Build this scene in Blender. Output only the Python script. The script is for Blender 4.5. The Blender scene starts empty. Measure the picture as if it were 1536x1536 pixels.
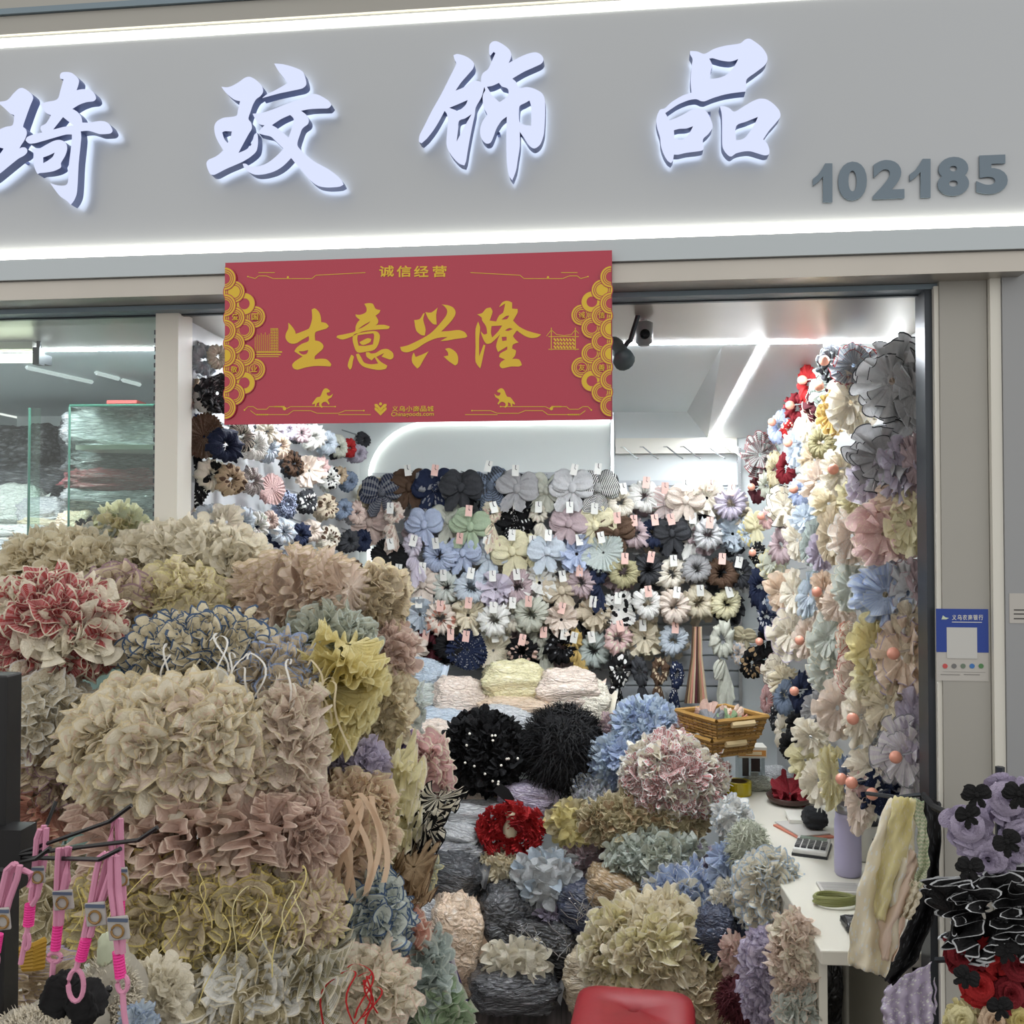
import bpy, bmesh, math, random
from math import sin, cos, pi, radians, sqrt, atan, atan2
from mathutils import Vector, Matrix, noise, Euler
random.seed(7)
V = Vector
SC = bpy.context.scene
COL = SC.collection
# ------------------------------------------------------------------ camera, world, exposure
FPX = 1450.0; CAM_H = 1.55
PITCH = atan(32/FPX); YAW = atan(82/FPX)
cam_d = bpy.data.cameras.new('camera'); cam = bpy.data.objects.new('camera', cam_d); COL.objects.link(cam)
cam_d.sensor_width = 36; cam_d.lens = 36*FPX/1536; cam_d.clip_start = .05
cam.location = (0, 0, CAM_H); cam.rotation_euler = (pi/2+PITCH, 0, YAW)
SC.camera = cam
world = bpy.data.worlds.new('mall_world'); SC.world = world; world.use_nodes = True
world.node_tree.nodes['Background'].inputs[0].default_value = (1, .985, .955, 1)
world.node_tree.nodes['Background'].inputs[1].default_value = .52
SC.view_settings.view_transform = 'Standard'; SC.view_settings.look = 'None'
SC.view_settings.gamma = 1; SC.view_settings.use_curve_mapping = False
SC.view_settings.exposure = 1.05
LED_IN = 72.0; LED_SIGN = 4.0; LED_ARCH = 2.2; FLOOR_Z = -.10

def ray(px, py):
    x = (px-768)/FPX; y = 1.0; z = -(py-768)/FPX
    y, z = cos(PITCH)*y-sin(PITCH)*z, sin(PITCH)*y+cos(PITCH)*z
    return V((x*cos(YAW)-y*sin(YAW), x*sin(YAW)+y*cos(YAW), z))
def P(px, py, Y):
    r = ray(px, py); t = Y/r.y; return V((r.x*t, Y, CAM_H+r.z*t))
def PZ(px, py, z):
    r = ray(px, py); t = (z-CAM_H)/r.z; return V((r.x*t, r.y*t, z))
# the shop front stands slightly turned: FU along it, FN into the shop
FA = radians(3.2); FU = V((cos(FA), -sin(FA), 0)); FN = V((sin(FA), cos(FA), 0)); FO = V((0, 2.2, 0))
def FR(s, d, z): return FO+FU*s+FN*d+V((0, 0, z))
def PF(px, py, d=0.0):
    r = ray(px, py); o = V((0, 0, CAM_H)); t = ((FO-o).dot(FN)+d)/r.dot(FN)
    p = o+r*t; q = p-FO
    return (q.dot(FU), p.z)

# ------------------------------------------------------------------ materials
def lin(h):
    h = h.lstrip('#'); o = []
    for i in (0, 2, 4):
        c = int(h[i:i+2], 16)/255
        o.append(c/12.92 if c <= .04045 else ((c+.055)/1.055)**2.4)
    return (*o, 1)
PAL = dict(ivory='EDE6D2', cream='E6DABA', palepink='EAD8C8', pink='DCB0AE', rose='D2B4A6', coral='D59A86', peach='E0C6AA',
  red='B5282A', darkred='84202A', maroon='5E2A32', brown='5E4838', tan='B0946E', beige='D2C2A4', olive='98905E', sage='BABEAC',
  mint='CCD4CC', green='98B28A', teal='AAB9B5', paleblue='BFCFDE', blue='A6B8DC', denim='566C8C', navy='222C48', black='121214',
  charcoal='3C3E42', grey='94969A', silver='C2C5C8', lavender='B2A8C0', lilac='CEC4D8', purple='6A5890', mauve='B0959C',
  yellow='DFD08A', paleyellow='E8E0B0', mustard='C8A040', white='EFEFEB', khaki='BDB088')
WORD = dict(palepink='pale pink', darkred='dark red', paleblue='pale blue', paleyellow='pale yellow')
def word(c): return WORD.get(c, c)
def hexof(c): return PAL.get(c, c)
_mats = {}
def newmat(name):
    m = bpy.data.materials.new(name); m.use_nodes = True; nt = m.node_tree
    return m, nt, nt.nodes['Principled BSDF'], nt.nodes['Material Output']
def plain(name, col, rough=.5, metal=0.0, spec=.5, noise_amt=.0, nscale=20, bump=0.0, bscale=60, coat=0.0, alpha=1.0):
    if name in _mats: return _mats[name]
    m, nt, b, out = newmat(name); N = nt.nodes; L = nt.links
    c = lin(hexof(col)); b.inputs['Base Color'].default_value = c
    b.inputs['Roughness'].default_value = rough; b.inputs['Metallic'].default_value = metal
    b.inputs['Specular IOR Level'].default_value = spec; b.inputs['Coat Weight'].default_value = coat
    b.inputs['Alpha'].default_value = alpha
    if noise_amt or bump:
        tc = N.new('ShaderNodeTexCoord')
    if noise_amt:
        n = N.new('ShaderNodeTexNoise'); n.inputs['Scale'].default_value = nscale; n.inputs['Detail'].default_value = 4
        L.new(tc.outputs['Object'], n.inputs['Vector'])
        r = N.new('ShaderNodeValToRGB'); r.color_ramp.elements[0].position = .3; r.color_ramp.elements[1].position = .7
        r.color_ramp.elements[0].color = tuple(x*(1-noise_amt) for x in c[:3])+(1,)
        r.color_ramp.elements[1].color = tuple(min(1, x*(1+noise_amt*.5)) for x in c[:3])+(1,)
        L.new(n.outputs['Fac'], r.inputs['Fac']); L.new(r.outputs['Color'], b.inputs['Base Color'])
    if bump:
        n2 = N.new('ShaderNodeTexNoise'); n2.inputs['Scale'].default_value = bscale; n2.inputs['Detail'].default_value = 5
        L.new(tc.outputs['Object'], n2.inputs['Vector'])
        bp = N.new('ShaderNodeBump'); bp.inputs['Strength'].default_value = bump; bp.inputs['Distance'].default_value = .01
        L.new(n2.outputs['Fac'], bp.inputs['Height']); L.new(bp.outputs['Normal'], b.inputs['Normal'])
    _mats[name] = m; return m
def emit(name, col, s):
    if name in _mats: return _mats[name]
    m, nt, b, out = newmat(name)
    b.inputs['Base Color'].default_value = (.1, .1, .11, 1); b.inputs['Emission Color'].default_value = lin(col)
    b.inputs['Emission Strength'].default_value = s; _mats[name] = m; return m
def tint(c, f=.3):
    h = hexof(c).lstrip('#'); r = [int(h[i:i+2], 16) for i in (0, 2, 4)]
    if sum(r) < 330: return c
    return ''.join('%02X' % int(a+(b-a)*f) for a, b in zip(r, (238, 236, 230)))
def cloth(c1, pat='plain', c2='white', tr=.35, scale=1.0):
    """woven fabric or organza: matte, lets some light through; pat is woven or printed in UV space"""
    key = ('cloth', c1, pat, c2, tr, scale)
    if key in _mats: return _mats[key]
    m, nt, b, out = newmat('cloth_%s_%s' % (c1, pat)); N = nt.nodes; L = nt.links
    A = lin(hexof(c1)); B = lin(hexof(c2))
    b.inputs['Roughness'].default_value = .65; b.inputs['Specular IOR Level'].default_value = .25
    uv = N.new('ShaderNodeUVMap'); uv.uv_map = 'UVMap'
    mix = N.new('ShaderNodeMix'); mix.data_type = 'RGBA'
    mix.inputs['A'].default_value = A; mix.inputs['B'].default_value = B
    def math_(op, a, bb=None):
        n = N.new('ShaderNodeMath'); n.operation = op
        for i, q in enumerate((a, bb)):
            if q is None: continue
            if isinstance(q, (int, float)): n.inputs[i].default_value = q
            else: L.new(q, n.inputs[i])
        return n.outputs[0]
    if pat in ('gingham', 'stripe', 'plaid'):
        s = N.new('ShaderNodeSeparateXYZ'); L.new(uv.outputs[0], s.inputs[0])
        k = {'gingham': 60, 'stripe': 40, 'plaid': 26}[pat]*scale
        fx = math_('GREATER_THAN', math_('FRACT', math_('MULTIPLY', s.outputs['X'], k)), .5)
        fy = math_('GREATER_THAN', math_('FRACT', math_('MULTIPLY', s.outputs['Y'], k*.42)), .5)
        if pat == 'stripe': L.new(fx, mix.inputs['Factor'])
        else: L.new(math_('MULTIPLY', math_('ADD', fx, fy), .5), mix.inputs['Factor'])
    elif pat in ('dots', 'cow', 'floral', 'sequin', 'lace'):
        vo = N.new('ShaderNodeTexVoronoi'); mp = N.new('ShaderNodeMapping')
        k = {'dots': 16, 'cow': 7, 'floral': 12, 'sequin': 60, 'lace': 46}[pat]*scale
        mp.inputs['Scale'].default_value = (k, k*.45, 1)
        L.new(uv.outputs[0], mp.inputs[0]); L.new(mp.outputs[0], vo.inputs['Vector']); vo.inputs['Scale'].default_value = 1
        if pat == 'dots': vo.inputs['Randomness'].default_value = .35
        th = {'dots': .24, 'cow': .42, 'floral': .36, 'sequin': .16, 'lace': .3}[pat]
        L.new(math_('LESS_THAN', vo.outputs['Distance'], th), mix.inputs['Factor'])
    else:
        n = N.new('ShaderNodeTexNoise'); n.inputs['Scale'].default_value = 9
        tc = N.new('ShaderNodeTexCoord'); L.new(tc.outputs['Object'], n.inputs['Vector'])
        mix.inputs['B'].default_value = tuple(min(1, x*1.12+.01) for x in A[:3])+(1,)
        mix.inputs['A'].default_value = tuple(x*.9 for x in A[:3])+(1,)
        L.new(n.outputs['Fac'], mix.inputs['Factor'])
    L.new(mix.outputs['Result'], b.inputs['Base Color'])
    tw = N.new('ShaderNodeTexCoord'); wn = N.new('ShaderNodeTexNoise'); wn.inputs['Scale'].default_value = 4.5; wn.inputs['Detail'].default_value = 3; wn.inputs['Distortion'].default_value = 2.0
    L.new(tw.outputs['Object'], wn.inputs['Vector']); wb_ = N.new('ShaderNodeBump'); wb_.inputs['Strength'].default_value = .55; wb_.inputs['Distance'].default_value = .012
    L.new(wn.outputs['Fac'], wb_.inputs['Height']); L.new(wb_.outputs['Normal'], b.inputs['Normal'])
    if tr > 0:
        t = N.new('ShaderNodeBsdfTranslucent'); L.new(mix.outputs['Result'], t.inputs['Color'])
        ms = N.new('ShaderNodeMixShader'); ms.inputs[0].default_value = tr
        L.new(b.outputs[0], ms.inputs[1]); L.new(t.outputs[0], ms.inputs[2]); L.new(ms.outputs[0], out.inputs['Surface'])
    _mats[key] = m; return m
def bagmat(c1, c2='white', dark=.74, gloss=.1):
    """clear plastic bag stuffed with folded cloth: crumpled film over a wrinkled filling"""
    key = ('bag', c1, c2, dark)
    if key in _mats: return _mats[key]
    m, nt, b, out = newmat('bagged_%s' % c1); N = nt.nodes; L = nt.links
    tc = N.new('ShaderNodeTexCoord')
    mp = N.new('ShaderNodeMapping'); mp.inputs['Scale'].default_value = (1, 1, 2.2); L.new(tc.outputs['Object'], mp.inputs[0])
    vo = N.new('ShaderNodeTexVoronoi'); vo.feature = 'DISTANCE_TO_EDGE'; vo.inputs['Scale'].default_value = 4.5
    nz = N.new('ShaderNodeTexNoise'); nz.inputs['Scale'].default_value = 3; nz.inputs['Detail'].default_value = 2.5; nz.inputs['Distortion'].default_value = 1.2
    L.new(mp.outputs[0], nz.inputs['Vector'])
    add = N.new('ShaderNodeMix'); add.data_type = 'VECTOR'; add.inputs['Factor'].default_value = .22
    L.new(mp.outputs[0], add.inputs['A']); L.new(nz.outputs['Color'], add.inputs['B']); L.new(add.outputs['Result'], vo.inputs['Vector'])
    r = N.new('ShaderNodeValToRGB'); A = lin(hexof(c1)); B = lin(hexof(c2))
    r.color_ramp.elements[0].color = tuple(x*dark for x in A[:3])+(1,); r.color_ramp.elements[0].position = .0
    r.color_ramp.elements[1].color = A; r.color_ramp.elements[1].position = .09
    e = r.color_ramp.elements.new(.5); e.color = tuple((x+y)/2 for x, y in zip(A, B))
    L.new(vo.outputs['Distance'], r.inputs['Fac']); L.new(r.outputs['Color'], b.inputs['Base Color'])
    b.inputs['Roughness'].default_value = .55; b.inputs['Coat Weight'].default_value = .9; b.inputs['Coat Roughness'].default_value = gloss
    bp = N.new('ShaderNodeBump'); bp.inputs['Strength'].default_value = .8; bp.inputs['Distance'].default_value = .02
    L.new(nz.outputs['Fac'], bp.inputs['Height']); L.new(bp.outputs['Normal'], b.inputs['Normal']); L.new(bp.outputs['Normal'], b.inputs['Coat Normal'])
    _mats[key] = m; return m
def glass(name, tint, fac=.9, rough=0.0):
    if name in _mats: return _mats[name]
    m, nt, b, out = newmat(name); N = nt.nodes; L = nt.links
    t = N.new('ShaderNodeBsdfTransparent'); t.inputs[0].default_value = lin(tint)
    g = N.new('ShaderNodeBsdfGlossy'); g.inputs['Roughness'].default_value = rough
    fr = N.new('ShaderNodeFresnel'); fr.inputs['IOR'].default_value = 1.45
    ms = N.new('ShaderNodeMixShader'); L.new(fr.outputs[0], ms.inputs[0]); L.new(t.outputs[0], ms.inputs[1]); L.new(g.outputs[0], ms.inputs[2])
    L.new(ms.outputs[0], out.inputs['Surface']); _mats[name] = m; return m

# ------------------------------------------------------------------ object helpers
def mesh_of(name, verts, faces, mats=1, smooth=True, uvs=None, fmat=None):
    me = bpy.data.meshes.new(name); me.from_pydata([tuple(v) for v in verts], [], faces)
    for _ in range(mats): me.materials.append(None)
    if smooth: me.polygons.foreach_set('use_smooth', [True]*len(me.polygons))
    if fmat: me.polygons.foreach_set('material_index', fmat)
    ul = me.uv_layers.new(name='UVMap')
    if uvs:
        buf = []
        for l in me.loops: buf.extend(uvs[l.vertex_index])
        ul.data.foreach_set('uv', buf)
    me.update(); return me
def link(name, me, mats, parent=None, M=None, label=None, cat=None, group=None, kind=None):
    o = bpy.data.objects.new(name, me); COL.objects.link(o)
    if me is not None:
        ms = mats if isinstance(mats, (list, tuple)) else [mats]
        if not len(me.materials): me.materials.append(None)
        for i in range(len(me.materials)):
            o.material_slots[i].link = 'OBJECT'; o.material_slots[i].material = ms[min(i, len(ms)-1)]
    if M is not None:
        if parent is not None:
            q = parent; T = V()
            while q is not None: T += q.location; q = q.parent
            M = Matrix.Translation(-T) @ M
        o.matrix_basis = M
    if parent is not None: o.parent = parent
    tag(o, label, cat, group, kind); return o
def tag(o, label=None, cat=None, group=None, kind=None):
    if label: o['label'] = label
    if cat: o['category'] = cat
    if group: o['group'] = group
    if kind: o['kind'] = kind
    return o
def empty(name, loc, label=None, cat=None, group=None, kind=None):
    o = bpy.data.objects.new(name, None); COL.objects.link(o); o.location = loc; o.empty_display_size = .05
    return tag(o, label, cat, group, kind)
T0 = Matrix.Identity(4)
def at(parent_loc): return Matrix.Translation(parent_loc)
class MB:
    def __init__(s): s.v = []; s.f = []; s.m = []
    def add(s, vs, fs, mi=0):
        b = len(s.v); s.v += [V(v) for v in vs]; s.f += [tuple(i+b for i in f) for f in fs]; s.m += [mi]*len(fs)
    def box(s, c, size, ax=None, mi=0):
        c = V(c); a = ax or (V((1, 0, 0)), V((0, 1, 0)), V((0, 0, 1))); x, y, z = (a[i]*(size[i]/2) for i in range(3))
        vs = [c+x*i+y*j+z*k for i in (-1, 1) for j in (-1, 1) for k in (-1, 1)]
        s.add(vs, [(0, 1, 3, 2), (4, 6, 7, 5), (0, 4, 5, 1), (2, 3, 7, 6), (0, 2, 6, 4), (1, 5, 7, 3)], mi)
    def span(s, lo, hi, mi=0): s.box([(a+b)/2 for a, b in zip(lo, hi)], [b-a for a, b in zip(lo, hi)], None, mi)
    def fbox(s, s0, s1, d0, d1, z0, z1, mi=0):
        s.box(FR((s0+s1)/2, (d0+d1)/2, (z0+z1)/2), (s1-s0, d1-d0, z1-z0), (FU, FN, V((0, 0, 1))), mi)
    def tube(s, pts, r, n=6, cap=True, mi=0):
        pts = [V(p) for p in pts]; rr = r if isinstance(r, (list, tuple)) else [r]*len(pts); vs = []; fs = []
        up = V((0, 0, 1))
        for i, p in enumerate(pts):
            t = (pts[min(i+1, len(pts)-1)]-pts[max(i-1, 0)])
            t = t.normalized() if t.length > 1e-9 else V((0, 0, 1))
            a = t.cross(up)
            if a.length < .05: a = t.cross(V((1, 0, 0)))
            a.normalize(); b = t.cross(a).normalized(); up = b.cross(t) if False else up
            for k in range(n):
                th = 2*pi*k/n; vs.append(p+(a*cos(th)+b*sin(th))*rr[i])
        for i in range(len(pts)-1):
            for k in range(n): fs.append((i*n+k, i*n+(k+1) % n, (i+1)*n+(k+1) % n, (i+1)*n+k))
        if cap: fs += [tuple(range(n))[::-1], tuple((len(pts)-1)*n+k for k in range(n))]
        s.add(vs, fs, mi)
    def lathe(s, c, prof, n=20, mi=0, ax=None):
        c = V(c); a = ax or (V((1, 0, 0)), V((0, 1, 0)), V((0, 0, 1))); vs = []; fs = []
        for r, z in prof:
            for k in range(n):
                th = 2*pi*k/n; vs.append(c+a[0]*(r*cos(th))+a[1]*(r*sin(th))+a[2]*z)
        for i in range(len(prof)-1):
            for k in range(n): fs.append((i*n+k, i*n+(k+1) % n, (i+1)*n+(k+1) % n, (i+1)*n+k))
        fs += [tuple(range(n))[::-1], tuple((len(prof)-1)*n+k for k in range(n))]
        s.add(vs, fs, mi)
    def ribbon(s, pts, w, side, th=0.0, mi=0):
        vs = []; fs = []
        for i, p in enumerate(pts):
            ww = w[i] if isinstance(w, (list, tuple)) else w
            sd = side[i] if isinstance(side, list) else V(side)
            vs += [V(p)-sd*ww/2, V(p)+sd*ww/2]
        for i in range(len(pts)-1): fs.append((2*i, 2*i+1, 2*i+3, 2*i+2))
        s.add(vs, fs, mi)
    def build(s, name, mats, parent=None, smooth=False, **k):
        me = mesh_of(name, s.v, s.f, (max(s.m)+1) if s.m else 1, smooth, None, s.m)
        o = link(name, me, mats, parent, T0, **k)
        return o
def bevel(o, w=.004, seg=2):
    m = o.modifiers.new('bevel', 'BEVEL'); m.width = w; m.segments = seg; m.limit_method = 'ANGLE'; return o
def base_of(pts): return V((sum(p[0] for p in pts)/len(pts), sum(p[1] for p in pts)/len(pts), min(p[2] for p in pts)))
def struct(o): o['kind'] = 'structure'; return o
def mix3(n, up=V((0, 0, 1))):
    n = n.normalized(); x = up.cross(n)
    if x.length < 1e-4: x = V((1, 0, 0))
    x.normalize(); y = n.cross(x).normalized(); return x, y, n
def frame(loc, n, sx=1, sy=1, sz=1, roll=0):
    x, y, n = mix3(n); c, s = cos(roll), sin(roll); x, y = x*c+y*s, y*c-x*s
    M = Matrix.Identity(4)
    for i in range(3): M[i][0] = x[i]*sx; M[i][1] = y[i]*sy; M[i][2] = n[i]*sz; M[i][3] = loc[i]
    return M

# ------------------------------------------------------------------ fabric shapes (unit size, local +Z is the face)
def frill_data(rng, n=9, nu=120, nv=6, amp=.28, omega=.7, r0=.12, cone=0.0, jag=.04, bend=.08, pw=1.4, trim=.96):
    p = [rng.uniform(0, 6.28) for _ in range(10)]; vs = []; uv = []; ts = ([((i/(nv-1))**.8)*trim for i in range(nv)] if pw < 2.5 else [0, .45, .62, .74, .83, .9, .96])+[1.0]
    for t in ts:
        r = r0+(1-r0)*t
        for k in range(nu):
            th = 2*pi*k/nu
            ph = n*th+1.3*sin(th+p[0])+1.0*sin(2*th+p[1])+.6*sin(3*th+p[2])+.4*sin(5*th+p[8])
            A = amp*t**pw*(1+.45*sin(2*th+p[3])+.35*sin(5*th+p[4])+.2*sin(7*th+p[9]))
            z = A*(sin(ph)+.2*sin(3*ph+p[5]))+cone*t+bend*t*sin(th+p[6])+bend*t*sin(2*th+p[7])
            d = -omega*t*(1+.35*sin(3*th+p[7]))*sin(2*ph)/n
            rr = r*(1+jag*sin(ph*2+p[6])*t+.08*t*sin(3*th+p[2])+.06*t*sin(4*th+p[5])+.04*t*sin(7*th+p[8]))
            vs.append(V((rr*cos(th+d), rr*sin(th+d), z))); uv.append((k/nu, t))
    fs = []; fm = []
    for i in range(len(ts)-1):
        for k in range(nu):
            fs.append((i*nu+k, i*nu+(k+1) % nu, (i+1)*nu+(k+1) % nu, (i+1)*nu+k)); fm.append(1 if i == len(ts)-2 else 0)
    return vs, uv, fs, fm
def join(*ds):
    vs = []; uv = []; fs = []; fm = []
    for a, b, c, d in ds:
        k = len(vs); vs += a; uv += b; fs += [tuple(i+k for i in f) for f in c]; fm += d
    return vs, uv, fs, fm
def scrunch_data(rng, n=11, nu=150, nv=12, R=.49, r=.45, depth=.36):
    p = [rng.uniform(0, 6.28) for _ in range(8)]; vs = []; uv = []; fs = []
    for k in range(nu):
        th = 2*pi*k/nu; ph = n*th+1.4*sin(th+p[0])+1.1*sin(2*th+p[1])+.7*sin(4*th+p[5])
        big = 1+.14*sin(2*th+p[6])+.12*sin(3*th+p[7])
        for j in range(nv):
            f = 2*pi*j/nv
            q = (.80+.16*sin(ph+1.3*sin(f+p[2]))+.10*sin(2*ph+2*f+p[3])+.05*sin(3*ph-f))*big
            o = max(0, cos(f)); rr = R+r*q*cos(f)*(1 if cos(f) > 0 else .8); dth = -.55*sin(2*ph)/n*o
            vs.append(V((rr*cos(th+dth), rr*sin(th+dth), depth*(.6+.4*q)*sin(f)+.10*o*sin(ph+p[4])))); uv.append((k/nu, j/nv))
    for k in range(nu):
        for j in range(nv): fs.append((k*nv+j, ((k+1) % nu)*nv+j, ((k+1) % nu)*nv+(j+1) % nv, k*nv+(j+1) % nv))
    return vs, uv, fs, [0]*len(fs)
def lobe(rng, d, L, w, h, n=36, m=16, pleat=.24, droop=0.0):
    """a puffed bow loop running from the origin along angle d"""
    vs = []; uv = []; fs = []; p = rng.uniform(0, 6)
    for i in range(m):
        s = i/(m-1); x = L*s; hw = w*(.12+.95*sin(pi*min(1, s**.8*.72+.02)))*(1 if s < .93 else .82); hh = h*(.15+sin(pi*min(1, s*.9+.03)))
        for k in range(n):
            f = 2*pi*k/n; q = 1+pleat*(sin(5*f+p+1.5*s)*(1.1-.5*s)+.8*sin(9*f+2*p)*(1-.7*s))
            y = hw*cos(f)*q; z = hh*sin(f)*q+.05+.075*sin(11*cos(f)+p+1.2*s)*max(0, sin(f))*(1-.35*s)
            X = x+.06*cos(f*2+p)*s; Y = y-droop*s*s
            vs.append(V((X*cos(d)-Y*sin(d), X*sin(d)+Y*cos(d), z))); uv.append((s*.3+.1, k/n))
    for i in range(m-1):
        for k in range(n): fs.append((i*n+k, i*n+(k+1) % n, (i+1)*n+(k+1) % n, (i+1)*n+k))
    fs.append(tuple(((m-1)*n+k) for k in range(n)))
    return vs, uv, fs, [0]*len(fs)
def tail(rng, d, L, w, m=9, n=5, point=True):
    vs = []; uv = []; fs = []; p = rng.uniform(0, 6)
    for i in range(m):
        s = i/(m-1); hw = w*(.3+.9*s)*(1 if (s < .85 or not point) else .75)
        for k in range(n):
            f = k/(n-1)*2-1; x = L*s+(.18*L*(1-abs(f))*s if point else 0); y = hw*f; z = .09*sin(f*4+p+s*2)*(.5+s)+.02
            vs.append(V((x*cos(d)-y*sin(d), x*sin(d)+y*cos(d), z))); uv.append((s*.4, k/n))
    for i in range(m-1):
        for k in range(n-1): fs.append((i*n+k, i*n+k+1, (i+1)*n+k+1, (i+1)*n+k))
    return vs, uv, fs, [0]*len(fs)
def ball_data(r, sx=1, sy=1, sz=1, c=(0, 0, 0), n=10, m=7):
    vs = []; uv = []; fs = []
    for i in range(m+1):
        a = pi*i/m
        for k in range(n):
            b = 2*pi*k/n; vs.append(V((c[0]+r*sx*sin(a)*cos(b), c[1]+r*sy*sin(a)*sin(b), c[2]+r*sz*cos(a)))); uv.append((k/n, i/m))
    for i in range(m):
        for k in range(n): fs.append((i*n+k, (i+1)*n+k, (i+1)*n+(k+1) % n, i*n+(k+1) % n))
    return vs, uv, fs, [0]*len(fs)
def mk(name, d, mats=2): return mesh_of(name, d[0], d[2], mats, True, d[1], d[3])
LIB = {}
for i in range(8):
    g = random.Random(100+i)
    LIB['stack', i] = mk('frill', frill_data(g, n=g.choice((11, 12, 13)), amp=.26, omega=.8, r0=.1, nu=230, nv=7, bend=.3, pw=2.6, jag=.03))
    LIB['large', i] = mk('frill', frill_data(g, n=g.choice((14, 16, 17)), amp=.26, omega=.8, r0=.1, nu=280, nv=7, bend=.3, pw=2.8, jag=.025))
    LIB['fine', i] = mk('frill', frill_data(g, n=g.choice((19, 21, 23)), amp=.24, omega=.75, r0=.1, nu=330, nv=7, bend=.25, pw=2.6, jag=.03))
    LIB['rosette', i] = mk('rosette', join(frill_data(g, n=8, amp=.26, omega=.75, r0=.08, cone=.1, nu=130, nv=5, bend=.15), frill_data(g, n=7, amp=.3, omega=.7, r0=.06, cone=.6, nu=110, nv=4, bend=.15)))
    sq = lambda d, f: ([v*f for v in d[0]], d[1], d[2], d[3])
    LIB['org', i] = mk('organza', join(frill_data(g, n=g.choice((9, 11)), amp=.30, omega=.8, r0=.14, cone=-.20, nu=200, bend=.16, trim=.968), sq(frill_data(g, n=g.choice((8, 10)), amp=.32, omega=.8, r0=.14, cone=.25, nu=190, bend=.16, trim=.968), .92), sq(frill_data(g, n=7, amp=.3, omega=.75, r0=.14, cone=.6, nu=140, nv=5), .62), scrunch_data(g, n=9, nu=48, nv=6, R=.2, r=.1, depth=.12)))
    LIB['ruff', i] = mk('ruff', join(frill_data(g, n=g.choice((5, 6, 7)), amp=.34, omega=.85, r0=.06, cone=.05, nu=130, nv=6, bend=.22, pw=1.5, trim=.935), sq(frill_data(g, n=g.choice((4, 5, 6)), amp=.36, omega=.85, r0=.06, cone=.5, nu=110, nv=5, bend=.22, pw=1.4, trim=.935), .84), sq(frill_data(g, n=4, amp=.34, omega=.8, r0=.05, cone=1.0, nu=70, nv=4, bend=.2), .55)))
    LIB['scr', i] = mk('scrunch', scrunch_data(g, n=g.choice((9, 11, 13))))
    LIB['disc', i] = mk('disc', join(frill_data(g, n=24, amp=.06, omega=.3, r0=.06, cone=-.1, nu=192, nv=4), frill_data(g, n=20, amp=.05, omega=.3, r0=.1, cone=.1, nu=160, nv=4)))
    LIB['bow', i] = mk('bow', join(lobe(g, pi-.22-.3*g.random(), .98, .52, .15, droop=-.1), lobe(g, .22+.3*g.random(), .98, .52, .15, droop=.1),
        tail(g, -pi/2-.35-.2*g.random(), .1+.95, .3), tail(g, -pi/2+.3+.2*g.random(), .9, .3), ball_data(.2, 1, 1.15, .9, (0, 0, .12))))
    LIB['tails', i] = mk('tails', join(*[(lambda d: ([v*.62+V((0, .55, 0)) for v in d[0]], d[1], d[2], d[3]))(scrunch_data(g, n=9, nu=72, nv=8))],
        tail(g, -pi/2-.16, 1.25, .26), tail(g, -pi/2+.2, 1.1, .26), lobe(g, -pi/2-.7, .6, .22, .12)))
def petal_data(rng, wid=.42, fold=.3, tip=True):
    vs = []; uv = []; fs = []; m = 8; n = 5; p = rng.uniform(0, 6)
    for i in range(m):
        s = i/(m-1); w = wid*(sin(pi*(s*.86+.09))**.8) if tip else wid*(sin(pi*(s*.62+.12))**.7)
        for k in range(n):
            f = k/(n-1)*2-1
            vs.append(V((w*f, s*(1 if tip else 1-.12*f*f), fold*(abs(f)**1.5)*w*1.3+.18*sin(s*2.6)+.06*sin(5*f+p+3*s)))); uv.append((s*.3, k/n))
    for i in range(m-1):
        for k in range(n-1): fs.append((i*n+k, i*n+k+1, (i+1)*n+k+1, (i+1)*n+k))
    return vs, uv, fs, [0]*len(fs)
for i in range(5):
    g = random.Random(300+i)
    LIB['petal', i] = mk('petal', petal_data(g, .42, .5)); LIB['rpetal', i] = mk('petal', petal_data(g, .55, .35, False))
# rose: nested cupped petals in one blossom
def rose_data(rng):
    ds = []
    for ring, (cnt, rad, op) in enumerate(((3, .28, .2), (4, .52, .5), (5, .8, .85), (6, 1.0, 1.15))):
        for k in range(cnt):
            a = 2*pi*k/cnt+ring*.5+rng.uniform(-.2, .2); vs = []; uv = []; fs = []; m = 5; n = 6
            for i in range(m):
                s = i/(m-1)
                for j in range(n):
                    f = j/(n-1)*2-1; b = a+f*(pi/cnt)*1.25
                    R = rad*(.35+.65*s**.6)*(1+.08*f*f)+.10*op*s*s; z = .75*(1-op*.55)+.5*s-op*.45*s*s-.15*f*f*s
                    vs.append(V((R*cos(b), R*sin(b), z-.4))); uv.append((s, j/n))
            for i in range(m-1):
                for j in range(n-1): fs.append((i*n+j, i*n+j+1, (i+1)*n+j+1, (i+1)*n+j))
            ds.append((vs, uv, fs, [0]*len(fs)))
    return join(*ds)
for i in range(3): LIB['rose', i] = mk('rose', rose_data(random.Random(400+i)))
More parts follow.
